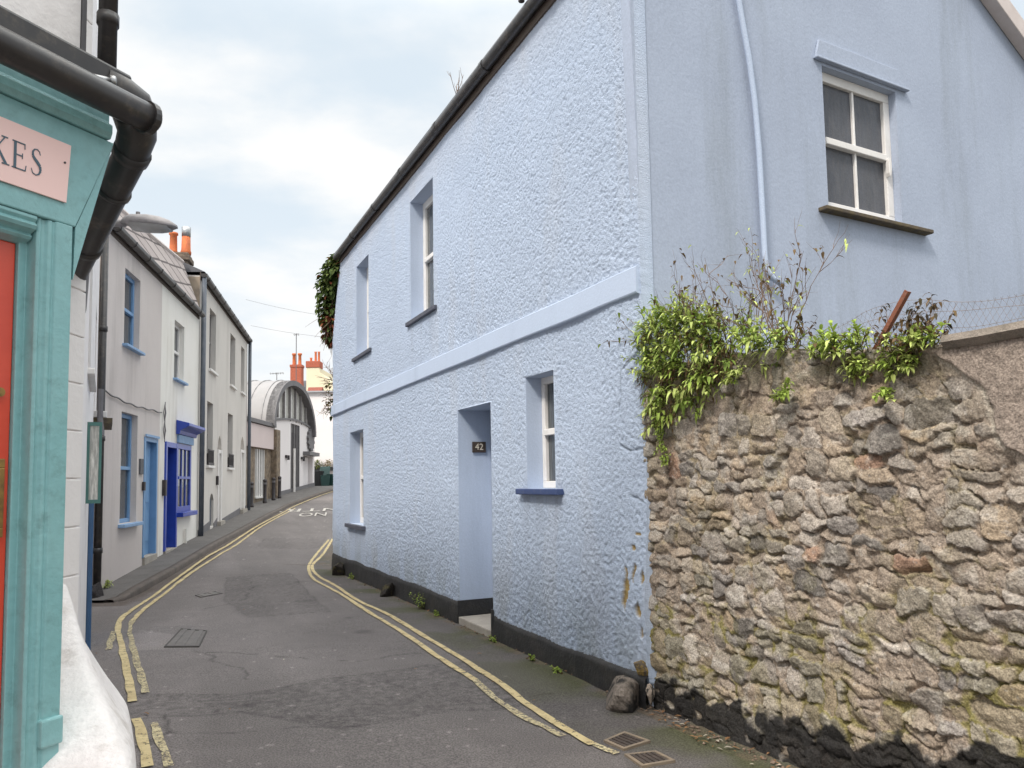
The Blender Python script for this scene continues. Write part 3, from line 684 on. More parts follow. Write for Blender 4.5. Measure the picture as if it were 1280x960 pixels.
LX = np.zeros(S_.shape); LZ = np.zeros(S_.shape)
for i, (cx, cz, a, b) in enumerate(sites):
    i0, i1 = np.searchsorted(sl, [cx - a * 2.2 - .1, cx + a * 2.2 + .1])
    if i1 <= i0: continue
    j0 = max(0, int((cz - b * 2.4 - .16 - bot) / 2.5 * nvv)); j1 = min(nvv, int((cz + b * 2.4 + .16 - bot) / 2.0 * nvv) + 1)
    if j1 <= j0: continue
    sub = (slice(i0, i1), slice(j0, j1)); px = np.abs(wS[sub] - cx) / a; pz = np.abs(wZ[sub] - cz) / b
    mm = (px ** 3.2 + pz ** 3.2) ** (1 / 3.2)
    f1, f2 = F1[sub], F2[sub]; nw = mm < f1
    F2[sub] = np.where(nw, f1, np.minimum(f2, mm)); F1[sub] = np.where(nw, mm, f1); ID[sub] = np.where(nw, i, ID[sub])
    LX[sub] = np.where(nw, (wS[sub] - cx) / a, LX[sub]); LZ[sub] = np.where(nw, (wZ[sub] - cz) / b, LZ[sub])
gap = np.minimum(1.02 - F1, (F2 - F1) * .9) + .10 * (fbm(S_, Z_, 10, 3, 1) - .5)
body = sstep(.05, .11, gap + (fbm(S_, Z_, 35, 2, 2) - .5) * .20)
pro = rs.uniform(-.014, .012, NS); tx = rs.uniform(-.012, .012, NS); tz = rs.uniform(-.010, .009, NS)
buried = rs.rand(NS) < .34; pro[buried] = -.018
H = .006 * (fbm(S_, Z_, 30, 3, 4) - .5) * 2 - .02 + body * (.012 + .7 * pro[ID] + tx[ID] * np.clip(LX, -1, 1) + tz[ID] * np.clip(LZ, -1, 1)) + body * .013 * (fbm(S_, Z_, 15, 4, 7, .68) - .5) * 2 - .026 * sstep(.50, .60, fbm(S_, Z_, 8, 3, 2)) * (1 - body) * sstep(.16, .02, gap)
for _k in range(3):
    an = rs.uniform(0, 6.283, NS); cc_ = rs.uniform(.05, .6, NS); sl_f = rs.uniform(.008, .026, NS)
    H -= body * sl_f[ID] * np.maximum(0, np.cos(an)[ID] * np.clip(LX, -1.2, 1.2) + np.sin(an)[ID] * np.clip(LZ, -1.2, 1.2) - cc_[ID])
H += .05 * (fbm(S_, Z_, .9, 2, 3) - .5)
pal = np.array([[.33, .29, .25], [.29, .255, .22], [.37, .325, .28], [.34, .285, .225], [.245, .22, .195], [.40, .345, .285], [.35, .28, .21], [.29, .26, .235]])
sc_ = pal[rs.randint(0, len(pal), NS)] * rs.uniform(.60, 1.22, (NS, 1)) * np.array([.99, .985, .985])
red = rs.rand(NS) < .022; sc_[red] = np.array([.33, .215, .155]) * rs.uniform(.8, 1.2, (red.sum(), 1))
ora = rs.rand(NS) < .03; sc_[ora] = np.array([.36, .28, .20])
stc = sc_[ID] * (1 + .65 * (fbm(S_, Z_, 16, 4, 3, .65) - .5))[..., None] * (1 + .35 * (fbm(S_ * .6 + Z_ * .3, Z_ * 2.4, 9, 3, 1) - .5))[..., None]
mor = np.array([.375, .30, .235]) * (.85 + .5 * (fbm(S_, Z_, 26, 3, 6) - .4))[..., None]
mb_ = (body * (1 - .75 * buried[ID]))[..., None]
cw = mor * (1 - mb_) + stc * mb_
lich = sstep(.60, .72, fbm(S_, Z_, 11, 4, 5))[..., None] * .5; cw = cw * (1 - lich) + lich * np.array([.47, .43, .38])
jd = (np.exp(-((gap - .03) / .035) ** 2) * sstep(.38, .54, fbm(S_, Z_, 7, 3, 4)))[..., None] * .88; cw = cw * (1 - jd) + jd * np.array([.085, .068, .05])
spk = (fbm(S_, Z_, 70, 2, 5) > .80)[..., None] * .5; cw = cw * (1 - spk) + spk * np.array([.46, .43, .40])
low = np.exp(-((Z_ - .45) / .5) ** 2)
ms = (sstep(.50, .62, fbm(S_, Z_, 5.5, 5, 2, .6) + .10 * low) * (.30 + .70 * (1 - body)) * (.30 + .70 * low))[..., None] * .78
cw = cw * (1 - ms) + ms * np.array([.20, .18, .045])
tpm = (sstep(.22, .02, T_ - Z_) * sstep(.4, .6, fbm(S_, Z_, 7, 3, 1)))[..., None] * .6; cw = cw * (1 - tpm) + tpm * np.array([.12, .115, .05])
# render patch towards the right
bx = np.interp(Z_, [1.15, 1.3, 1.53, 1.6, 1.87, 2.03, 2.1], [-2.62, -2.53, -2.62, -2.50, -2.40, -2.22, -2.0]) + (fbm(S_, Z_, 9, 3, 3) - .5) * .08
rp_ = sstep(0, .02, bx - S_) * sstep(1.28, 1.36, Z_ + (fbm(S_, Z_, 6, 2, 2) - .5) * .1)
halo = np.exp(-((bx - S_ + .05) / .07) ** 2) * sstep(1.2, 1.4, Z_)
smear = (sstep(.18, -.02, S_ - bx) * sstep(1.05, 1.45, Z_) * sstep(.30, .55, fbm(S_, Z_, 4, 3, 6) + .1))
H = H * (1 - rp_) + rp_ * (.022 + .010 * (fbm(S_, Z_, 40, 3, 4) - .5) + .012 * (fbm(S_, Z_, 6, 2, 4) - .5))
H = H * (1 - .6 * smear * (1 - rp_)) + .6 * smear * (1 - rp_) * .018
rc = np.array([.30, .245, .205]) * (.7 + .6 * fbm(S_, Z_, 30, 3, 1))[..., None]
cw = cw * (1 - .65 * smear[..., None]) + .65 * smear[..., None] * np.array([.37, .31, .25])
cw = cw * (1 - rp_[..., None]) + rp_[..., None] * rc
hl = (np.exp(-((bx - S_) / .014) ** 2) * sstep(1.35, 1.5, Z_))[..., None] * .7; cw = cw * (1 - hl) + hl * np.array([.46, .41, .34])
hole = np.exp(-(((S_ + 2.6) / .03) ** 2 + ((Z_ - 1.41) / .028) ** 2)); H -= .05 * hole; cw *= (1 - .6 * hole)[..., None]
# tarred foot with a ragged edge
zb = np.interp(S_, [-6, -2.51, -2.24, -1.65, -1.09, -.5, .02], [.46, .37, .27, .19, .13, .09, .05]) + .16 * (fbm(S_, Z_, 7, 4, 2) - .5) * 2
tar = sstep(.015, -.02, Z_ - zb) * sstep(.22, .36, fbm(S_, Z_, 14, 3, 7) + .12 * (Z_ > .0))
cw = cw * (1 - tar[..., None] * .96) + tar[..., None] * .96 * np.array([.02, .019, .019]); H = H * (1 - .35 * tar)
dk = sstep(-.0, -.10, Z_ + .02)[..., None]
# cap turning back over the top
OFF = -.03 + (.03 + .045 * np.exp(-((Z_ - .5) / .55) ** 2)) * np.exp(-np.abs(S_) / .22)
H = H + OFF + .045
Pw = oo + S_[..., None] * uu + (H - .045)[..., None] * ou; Pw[..., 2] = Z_
cap = []; capc = []
for k_, dback in enumerate((.03, .10, .2, .3, .42)):
    P = oo + S_[:, -1:, None] * uu + (H[:, -1:] - .045 - dback)[..., None] * ou
    P[..., 2] = T_[:, -1:] + .03 * math.sin((k_ + 1) * .6) + .05 * (fbm(S_[:, -1:], dback + 0 * S_[:, -1:], 9, 3, 3) - .5)
    cap.append(P); capc.append(cw[:, -1:] * .9)
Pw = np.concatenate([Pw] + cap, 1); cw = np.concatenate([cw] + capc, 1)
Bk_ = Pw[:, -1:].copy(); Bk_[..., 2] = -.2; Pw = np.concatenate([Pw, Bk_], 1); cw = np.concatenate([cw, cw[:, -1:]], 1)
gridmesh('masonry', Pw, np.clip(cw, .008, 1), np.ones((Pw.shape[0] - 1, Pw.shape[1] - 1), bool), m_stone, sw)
cp = MB(); sl2 = np.linspace(-2.28, -5.9, 22); vs = []
for s in sl2:
    zt = float(walltop(s)) + .012 * (float(fbm(s, 0, 5, 2, 3)) - .5) * 2 + .035
    vs += [F.P(s, .0, zt - .05), F.P(s, .03, zt - .02), F.P(s, .015, zt + .012), F.P(s, -.45, zt + .03)]
cp.add(vs, [(i * 4 + j, i * 4 + j + 1, i * 4 + 5 + j, i * 4 + 4 + j) for i in range(21) for j in range(3)] + [(0, 1, 2, 3)])
cp.build('coping', m_coping, sw)

# ================================================================== LEFT ROW
def row_house(name, label, fr, s0, s1, z0, z1, holes, m, depth=.16, back=5., z0b=None):
    t = thing(name, label, 'house', fr.P((s0 + s1) / 2, -2, z0))
    mb = MB(); mb.holed(fr, [(s0, z0), (s1, z0b if z0b is not None else z0), (s1, z1), (s0, z1)], holes, depth, back)
    mb.build('wall', m, t); return t
# grey cottage
gh = row_house('grey_house', 'grey rendered cottage with light blue door and window frames', LR, 0.02, 3.60, -.3, 5.72,
    [(1.2, 2.1, 3.93, 5.25), (1.17, 2.1, .87, 2.77), (2.52, 3.43, .16, 2.42)], m_grey_render)
sash(LR, 1.2, 2.1, 3.93, 5.25, -.13, m_lblue, m_pane, gh, fw=.075, sill=m_lbluesill, silld=.09, sillh=.05)
sash(LR, 1.17, 2.1, .87, 2.77, -.13, m_lblue, m_pane, gh, fw=.075, sill=m_lbluesill, silld=.11, sillh=.06)
def door(fr, s0, s1, z0, z1, md, mf, parent, d=-.12, fw=.08, step=m_step, knob=m_brass, proud=.02, ends=2):
    b = MB(); b.box(fr, s0 + fw, s1 - fw, d - .04, d, z0, z1 - fw)
    w = (s1 - s0 - 2 * fw)
    for a, c in ((.12, .38), (.45, .92)):
        for k in (0, 1):
            x0 = s0 + fw + w * (.12 + .42 * k); b.box(fr, x0, x0 + w * .34, d - .001, d + .015, z0 + (z1 - z0) * a, z0 + (z1 - z0) * c)
    o = b.build('door', md, parent, bevel=.004)
    f = MB(); f.box(fr, s0, s0 + fw, d - .03, proud, z0, z1).box(fr, s1 - fw, s1, d - .03, proud, z0, z1).box(fr, s0 + fw, s1 - fw, d - .03, proud - .004, z1 - fw, z1)
    f.build('door_frame', mf, o, bevel=.005)
    h = MB(); p = fr.P(s0 + fw + .08, d + .03, z0 + 1.0); h.tube([fr.P(s0 + fw + .08, d, z0 + 1.0), p], .022, 8); h.build('handle', knob, o)
    if step: MB().box(fr, s0 + .03, s1 - .03, d, .05, z0 - .18, z0 + .015).build('doorstep', step, parent, bevel=.01)
door(LR, 2.52, 3.43, .18, 2.42, m_lblue, m_lblue, gh, d=-.10)
MB().box(LR, 2.22, 2.42, .003, .03, 1.72, 2.0).build('wall_plaque', m_slate, gh)
MB().box(LR, 2.42, 2.5, .003, .05, 1.42, 1.58).build('doorbell', m_bollard, gh)
MB().box(LR, 2.515, 3.435, .022, .05, 2.425, 2.47).build('door_hood', m_lbluesill, gh)
cb_ = MB(); cb_.tube([LR.P(s, .03, 3.02 - .05 * math.sin(s * 1.2) + .012 * math.sin(s * 9) - .03 * s) for s in np.linspace(.05, 3.6, 34)], .013, 6); cb_.build('cable', m_trim, gh)
def rowgutter(fr, s0, s1, z, parent, m=m_gutter, r=.075):
    g_ = MB(); n = 8; pr = [(r * math.cos(a) + .09, z + r * math.sin(a)) for a in np.linspace(math.pi, 2 * math.pi, n)] + [(.09 + r, z + .02), (.09 - r, z + .02)]
    g_.sweep(fr, pr, s0, s1); o = g_.build('gutter', m, parent)
    for s in np.arange(s0 + .4, s1, .85): MB().sweep(fr, [(d * 1.0 + (d - .09) * .12, zz - .008 if zz < z else zz) for d, zz in pr], s, s + .06).build('gutter_bracket', m, o)
    MB().box(fr, s0, s1, .002, .02, z - .12, z + .06).build('fascia_board', m_wood, parent)
rowgutter(LR, -.0, 3.60, 5.70, gh)
def steeproof(fr, s0, s1, parent, zt0, zt1, d0, d1):
    b = MB(); b.add([fr.P(s0, .06, 5.76), fr.P(s1, .06, 5.76), fr.P(s1, -d1, zt1), fr.P(s0, -d0, zt0), fr.P(s0, -4, zt0 + .4), fr.P(s1, -4, zt1 + .4)], [(0, 1, 2, 3), (3, 2, 5, 4), (0, 3, 4), (1, 5, 2)])
    r = b.build('roof', m_tile, parent, uvfr=fr)
    MB().tube([fr.P(s0, -d0 - .01, zt0 + .02), fr.P(s1, -d1 - .01, zt1 + .02)], .05, 6).build('ridge', m_barge, r)
steeproof(LR, .1, 3.60, gh, 6.28, 6.58, .22, .26)
# black downpipe at the near corner of the grey cottage
dp = MB(); dp.tube([LR.P(-.04, .06, 5.64), LR.P(-.04, .06, -.12)], .055, 10)
for z in (.5, 2.2, 3.9): dp.tube([LR.P(-.04, .06, z), LR.P(-.04, .06, z + .08)], .068, 10)
dp.build('downpipe', m_gutter, gh, smooth=True)
# cream cottage
ch = row_house('cream_house', 'cream rendered cottage with royal blue door and hooded shop window', LR, 3.604, 7.13, -.2, 5.72,
    [(4.66, 5.55, 3.81, 5.08), (4.0, 5.0, .16, 2.41), (5.02, 6.40, .92, 2.43)], m_cream)
sash(LR, 4.66, 5.55, 3.81, 5.08, -.13, m_white, m_pane, ch, fw=.07, sill=m_lbluesill, silld=.09, sillh=.05)
door(LR, 4.0, 5.0, .17, 2.41, m_dblue, m_rblue, ch, d=-.22, fw=.11, proud=.035)
w = sash(LR, 5.02, 6.40, .92, 2.43, -.02, m_rblue, m_pane, ch, rows=2, cols=3, fw=.12, sill=m_rblue, silld=.16, sillh=.10, over=.04)
hd = MB(); hd.sweep(LR, [(.003, 2.62), (.07, 2.62), (.09, 2.70), (.20, 2.76), (.27, 2.80), (.27, 2.86), (.003, 2.93)], 4.92, 6.62)
hd.build('window_hood', m_rblue, ch, bevel=.006)
MB().box(LR, 5.0, 6.45, .003, .05, 2.44, 2.61).build('window_frieze', m_lbluesill, ch)
ib = MB()
for k in range(2): ib.tube([LR.P(3.80 + a * .09, .04, 2.62 + .36 * k + b_ * .17) for a, b_ in ((0, -1), (1, 0), (0, 1), (-1, 0), (0, -1))], .009, 5)
ib.tube([LR.P(3.80, .045, 2.38), LR.P(3.80, .045, 3.2)], .009, 5); ib.build('iron_bracket', m_trim, ch)
MB().box(LR, 3.84, 3.95, .003, .07, 1.30, 1.62).build('letter_cage', m_bollard, ch)
MB().tube([LR.P(5.75, .05, .2), LR.P(5.75, .05, .52)], .03, 8).build('vent_pipe', m_cream, ch)
rowgutter(LR, 3.60, 7.02, 5.70, ch)
steeproof(LR, 3.602, 6.98, ch, 6.58, 6.98, .26, .38)
# terrace
th = row_house('terrace_house', 'tall pale grey terrace with narrow recessed windows and white arched doors', TR, .0, 9.08, .0, 6.72,
    [(1.37, 2.37, 4.58, 6.22), (5.0, 6.05, 4.62, 6.24), (7.42, 8.3, 4.68, 6.26), (1.17, 2.06, 2.02, 3.70), (4.66, 5.68, 2.03, 3.70),
     [(2.85, .48), (3.55, .48), (3.55, 2.5), (3.42, 2.78), (3.2, 2.92), (2.98, 2.78), (2.85, 2.5)], [(7.45, .66), (8.5, .66), (8.5, 2.7), (8.3, 3.0), (7.97, 3.18), (7.64, 3.0), (7.45, 2.7)],
     [(1.7, .40), (2.3, .40), (2.3, 1.1), (2.15, 1.24), (2.0, 1.28), (1.85, 1.24), (1.7, 1.1)]], m_pgrey, depth=.2, z0b=.3)
for a in ((1.37, 2.37, 4.58, 6.22), (5.0, 6.05, 4.62, 6.24), (7.42, 8.3, 4.68, 6.26), (1.17, 2.06, 2.02, 3.70), (4.66, 5.68, 2.03, 3.70)):
    sash(TR, *a, -.17, m_trim, m_pane, th, fw=.06, sill=m_white, silld=.07, sillh=.07, over=.06)
for s0, s1, z0 in ((1.2, 2.03, 2.03), (4.7, 5.65, 2.04)):
    b = MB(); b.box(TR, s0, s1, -.10, .05, z0, z0 + .06).box(TR, s0, s1, .03, .05, z0 + .38, z0 + .41)
    for s in np.arange(s0, s1, .07): b.box(TR, s, s + .02, .032, .048, z0 + .06, z0 + .38)
    b.box(TR, s0 + .02, s1 - .02, -.10, .02, z0 + .06, z0 + .3); b.build('window_box', m_bollard, th)
for s0, s1, z0, zt, za_ in ((2.85, 3.55, .48, 2.5, 2.9), (7.45, 8.5, .66, 2.7, 3.16)):
    o = MB().box(TR, s0, s1, -.19, -.13, z0, za_ - .02).build('door', m_white, th)
    MB().box(TR, s0, s0 + .14, -.12, .03, z0, zt).box(TR, s1 - .14, s1, -.12, .03, z0, zt).box(TR, s0 + .14, s1 - .14, -.12, .02, zt - .1, zt).build('door_frame', m_white, o, bevel=.006)
    MB().box(TR, s0 - .05, s1 + .05, -.15, .12, z0 - .2, z0).build('doorstep', m_step, th)
MB().box(TR, 1.72, 2.28, -.12, -.06, .38, 1.25).build('cellar_door', m_ironp, th)
MB().box(TR, 2.62, 2.76, .003, .06, 1.5, 1.75).build('doorbell', m_bollard, th)
rowgutter(TR, -.05, 9.14, 6.74, th, r=.08)
for s in (.02, 9.04):
    b = MB(); b.tube([TR.P(s, .09, 6.68), TR.P(s, .09, .1)], .06, 10); b.build('downpipe', m_ironp, th, smooth=True)
pz = [gz(*TR.P(s, .02, 0)[:2]) for s in (0, 9.4)]
b = MB(); 
for a, c in ((.1, 1.69), (2.31, 2.84), (3.56, 7.44), (8.51, 8.96)): b.prism(TR, [(a, -.2), (c, -.2), (c, .5 + .03 * c), (a, .40 + .03 * a)], .003, .02)
b.build('plinth', m_trim, th)
b = MB(); b.box(TR, -.008, .15, -1.2, -.005, 5.0, 6.68); b.build('party_wall', m_brownrender, th)
b = MB(); b.add([TR.P(-.05, .12, 6.80), TR.P(9.18, .12, 6.80), TR.P(9.18, -3, 8.2), TR.P(-.05, -3, 8.2), TR.P(-.05, -5, 6.6), TR.P(9.18, -5, 6.6)], [(0, 1, 2, 3), (3, 2, 5, 4), (0, 3, 4), (1, 5, 2)])
b.build('roof', m_slate, th)
# chimney on the party wall
ct = MB(); cx, cy, _ = (-8.92, 20.3, 0)
CF = Fr((cx, cy), 12); ct.box(CF, -.26, .26, -.24, .24, 6.6, 7.52).box(CF, -.32, .32, -.30, .30, 7.52, 7.66).box(CF, -.28, .28, -.26, .26, 7.66, 7.74)
cs = ct.build('chimney', m_chim, th, bevel=.02)
cp_ = MB(); cp_.lathe(CF.P(-.05, -.16, 7.74), [(.10, 0), (.115, .06), (.10, .1), (.09, .5), (.12, .53), (.115, .58)], 12); cp_.build('chimney_pot', m_terra, cs, smooth=True)
cp_ = MB(); cp_.lathe(CF.P(0, .15, 7.74), [(.13, 0), (.14, .08), (.12, .13), (.11, .5)], 12); pot = cp_.build('chimney_pot', m_terra, cs, smooth=True)
MB().lathe(CF.P(0, .15, 8.24), [(.115, 0), (.12, .26), (.10, .27)], 12).build('chimney_cowl', m_steel, cs, smooth=True)

# white house between the shop and the grey cottage, seen almost edge-on
WF = Fr((-1.72, 2.95), math.degrees(math.atan2(4.60, 8.62)), 1)
wl_ = math.hypot(4.60, 8.62)
wh = row_house('white_house', 'white rendered house front running from the corner shop to the grey cottage', WF, .35, wl_, -.3, 5.4, [(3.2, 4.3, 2.4, 3.6), (6.9, 7.9, 2.4, 3.7), (5.6, 6.5, -.1, 2.0)], m_whitewall, depth=.15, back=4)
sash(WF, 3.2, 4.3, 2.4, 3.6, -.11, m_white, m_pane, wh, sill=m_white, silld=.05, sillh=.05)
sash(WF, 6.9, 7.9, 2.4, 3.7, -.11, m_white, m_pane, wh, sill=m_white, silld=.14, sillh=.08)
MB().box(WF, 6.8, 8.0, .0, .20, 2.25, 2.315).build('ledge', m_mossy_sill, wh)
door(WF, 5.6, 6.5, -.1, 2.0, m_lblue, m_lblue, wh, d=-.1, proud=.012, step=None)
MB().tube([WF.P(6.75, .07, 2.65), WF.P(6.75, .07, 2.3), WF.P(6.72, .09, 2.1)], .032, 8).build('pipe_stub', m_trim, wh)
MB().tube([WF.P(5.0, .02, -.15), WF.P(5.0, .02, 1.95)], .028, 8).build('blue_pipe', m_bluepipe, wh)
nc = thing('display_case', 'green framed glass display case projecting from the white wall', 'display case', WF.P(3.6, .06, 1.4))
MB().box(WF, 3.55, 3.73, .0, .105, 1.37, 1.40).box(WF, 3.55, 3.73, .0, .105, 1.99, 2.02).box(WF, 3.55, 3.57, .0, .02, 1.40, 1.99).box(WF, 3.55, 3.57, .085, .105, 1.40, 1.99).box(WF, 3.71, 3.73, .085, .105, 1.40, 1.99).box(WF, 3.71, 3.73, .0, .02, 1.40, 1.99).build('frame', m_greenframe, nc)
MB().box(WF, 3.56, 3.72, .01, .095, 1.40, 1.99).build('pane', m_hallglass, nc)
def rock(mb_, c, r, seed, col, n=14):
    rr_ = random.Random(seed * 17 + 3); planes = [(Vector((rr_.gauss(0, 1), rr_.gauss(0, 1), rr_.gauss(.1, 1))).normalized(), rr_.uniform(.48, .82)) for _ in range(13)]
    vs = []; cs_ = []
    for i in range(n + 1):
        th_ = math.pi * i / n
        for j in range(2 * n):
            ph = math.pi * j / n; d = Vector((math.sin(th_) * math.cos(ph), math.sin(th_) * math.sin(ph), math.cos(th_)))
            q = d * 1.2 + Vector((seed * 3.1, seed * 1.7, 0))
            k = 1 + .5 * (float(fbm(q.x + q.z * .7, q.y - q.z * .6, 1.3, 3, seed)) - .5)
            k = min([k * 1.15] + [c_i / max(.05, d.dot(n_i)) for n_i, c_i in planes])
            vs.append((c[0] + d.x * r[0] * k, c[1] + d.y * r[1] * k, c[2] + d.z * r[2] * k)); cs_.append(col(d, q))
    m_ = 2 * n; k0 = len(mb_.v)
    mb_.add(vs, [(i * m_ + j, i * m_ + (j + 1) % m_, (i + 1) * m_ + (j + 1) % m_, (i + 1) * m_ + j) for i in range(n) for j in range(m_)]); mb_.c += cs_
def rockthing(name, label, cat, c, r, seed, base, alt=None, thr=.6, group=None):
    def colf(d, q):
        f = float(fbm(q.x * 1.5, q.y * 1.5 + q.z, 1.6, 3, seed + 2)); k = .7 + .6 * float(fbm(q.x + q.z, q.y, 5, 2, seed))
        cc = alt if (alt and f > thr) else base
        return (cc[0] * k, cc[1] * k, cc[2] * k)
    b = MB(); rock(b, c, r, seed, colf, 22); o = b.build(name, m_rock, loc=(c[0], c[1], c[2] - r[2] * .8))
    return tag(o, label, cat, group)
rockthing('guard_stone', 'dark guard stone at the foot of the black downpipe of the grey cottage', 'stone', LR.P(-.25, .10, -.10), (.14, .13, .20), 2, (.06, .055, .055))

# ================================================================== CORNER SHOP
sh = thing('corner_shop', 'teal painted shop front with red door and black gutter', 'shop', SH.P(-.5, -.3, -.07))
MB().box(SH, -2.5, .035, -3.0, -.06, 2.58, 6.0).build('upper_wall', m_whitewall, sh)
MB().box(SH, -2.5, -.05, -2.5, -.12, -.2, 2.57).build('rear_wall', m_whitewall, sh)
MB().box(SH, .038, .052, -.35, -.055, 2.6, 6.0).build('corner_strip', m_trim, sh)
fa = MB().prism(SH, [(-2.4, 2.255), (-.02, 2.255), (.10, 2.555), (-2.4, 2.555)], -.10, .02).build('fascia', m_teal, sh, bevel=.004)
MB().prism(SH, [(-.018, 2.254), (-.022, 2.10), (.098, 2.55)], -.10, .016).build('fascia_bracket', m_teal, fa)
MB().prism(SH, [(-.012, 2.08), (.02, 2.0), (.13, 2.55), (.112, 2.55)], -.30, -.13).build('fascia_return', m_teal, fa)
MB().sweep(SH, [(-.1, 2.557), (.028, 2.557), (.036, 2.575), (.036, 2.60), (.020, 2.61), (.020, 2.668), (-.1, 2.668)], -2.4, .082).build('cornice', m_teal, fa, bevel=.004)
po = MB(); po.extr(SH, [(-.148, -.10), (-.148, -.034), (-.126, -.034), (-.125, .004), (-.118, .010), (-.111, .005), (-.104, .005), (-.098, .014), (-.090, .017), (-.083, .013), (-.078, .021), (-.030, .022), (-.030, -.12)], .35, 2.254)
fp = po.build('door_frame', m_teal, sh, bevel=.0025)
MB().box(SH, -.09, -.026, -.10, .034, .80, .875).build('plinth_block', m_teal, fp, bevel=.006)
MB().sweep(SH, [(-.10, 2.18), (-.04, 2.18), (-.012, 2.19), (-.004, 2.198), (-.010, 2.206), (.012, 2.216), (.018, 2.226), (.008, 2.236), (.016, 2.244), (.016, 2.2535), (-.1, 2.2535)], -2.4, -.13).build('head_moulding', m_teal, fp, bevel=.002)
MB().box(SH, -2.4, -1.101, -.10, .02, -.1, 2.254).build('stallboard', m_teal, sh, bevel=.004)
sd = MB(); sd.box(SH, -1.1, -.149, -.12, -.045, .2, 2.18)
for (a, b_, c, d) in ((-.62, -.28, .9, 1.3), (-.62, -.28, 1.65, 2.05)): sd.box(SH, a, b_, -.046, -.036, c, d)
sdo = sd.build('door', m_red, sh, bevel=.004)
MB().tube([SH.P(-.184, -.046, 1.76), SH.P(-.184, -.034, 1.76)], .0125, 16).tube([SH.P(-.184, -.034, 1.76), SH.P(-.184, -.030, 1.76)], .007, 12).build('lock', m_brass, sdo)
lb = MB(); lb.box(SH, -.30, -.168, -.0445, -.030, 1.37, 1.395).box(SH, -.30, -.168, -.0445, -.030, 1.555, 1.58).box(SH, -.182, -.168, -.0445, -.030, 1.395, 1.555).box(SH, -.30, -.182, -.0445, -.039, 1.395, 1.555); lb.build('letter_plate', m_brass, sdo, bevel=.002)
# gutters
gg = MB(); gg.tube([SH.P(s, .115, 2.632) for s in np.linspace(-2.4, .155, 10)] + [SH.P(.165, .115, 2.632)], [.044] * 10 + [.034], 18)
gl_ = gg.build('gutter', m_gutter, sh, smooth=True)
MB().tube([SH.P(.13, .115, 2.632), SH.P(.15, .115, 2.632)], .051, 18).build('gutter_joint', m_gutter, gl_); MB().tube([SH.P(-.5, .115, 2.632), SH.P(-.47, .115, 2.632)], .051, 18).build('gutter_joint', m_gutter, gl_)
MB().box(SH, -2.4, .14, -.055, .045, 2.672, 2.785).build('fascia_board', m_gutter, sh, bevel=.01)
el = [SH.P(.06, .0, 2.725), SH.P(.13, .0, 2.725), SH.P(.172, .0, 2.715), SH.P(.19, -.005, 2.685), (-1.185, 2.37, 2.62), (-1.23, 2.42, 2.575), (-1.375, 2.56, 2.478), (-1.65, 2.85, 2.33), (-1.80, 3.1, 2.245), (-1.87, 3.18, 2.15)]
ep = MB(); ep.tube(el, [.062, .064, .066, .066, .058, .052, .050, .050, .050, .048], 18); dpn = ep.build('downpipe', m_gutter, sh, smooth=True)
def along(a, b_, t): return tuple(a[i] + (b_[i] - a[i]) * t for i in range(3))
for a_, b_, t0, t1, r_ in ((el[5], el[6], -.12, .02, .058), (el[5], el[6], .72, .78, .057), (el[6], el[7], .62, .68, .056)): MB().tube([along(a_, b_, t0), along(a_, b_, t1)], r_, 18).build('pipe_collar', m_gutter, dpn, smooth=True)
MB().tube([SH.P(.083, .0, 2.76), SH.P(.083, .0, 6.0)], .027, 12).tube([SH.P(.083, .0, 2.93), SH.P(.083, .0, 2.965)], .032, 12).build('upper_downpipe', m_gutter, sh, smooth=True)
MB().tube([SH.P(-.01, .06, 2.705), SH.P(.04, .075, 2.712)], .010, 10).tube([SH.P(.037, .075, 2.712), SH.P(.05, .078, 2.714)], .017, 12).build('bolt', m_steel, gl_, smooth=True)
# white rusticated pier and the limewashed buttress at its foot
PX = Fr((-1.56, 2.80), u=(-.93, .37, 0), out=(.37, .93, 0))
pr = MB()
for k in range(14): pr.box(W0, -1.90, -1.625, 2.75, 2.885, 1.0 + .178 * k, 1.0 + .178 * k + .174)
pr.box(W0, -1.88, -1.632, 2.765, 2.87, -.1, 3.45); pr.build('pier', m_whitewall, sh, bevel=.004)
def loft(rings, m, name, parent, sub=2):
    b = MB(); n = len(rings[0]); vs = [p for r_ in rings for p in r_]
    b.add(vs, [(i * n + k, i * n + (k + 1) % n, (i + 1) * n + (k + 1) % n, (i + 1) * n + k) for i in range(len(rings) - 1) for k in range(n)] + [tuple(range(n - 1, -1, -1)), tuple(range(len(vs) - n, len(vs)))])
    return b.build(name, m, parent, smooth=True, sub=sub)
def bring(z, x0, x1, y0, y1): f = y1 / y0; e = .035; return [(x0, y0, z), ((x0 + x1) / 2, y0 - .004, z), (x1 - e, y0, z), (x1, y0 + e * .8, z), (x1 * (1 + f) / 2 - .015, (y0 + y1) / 2, z), (x1 * f - .05, y1, z), (x0 * f, y1, z)]
def bwob(z, k): return .012 * (float(fbm(z * 3, k, 2.1, 2, 3)) - .5)
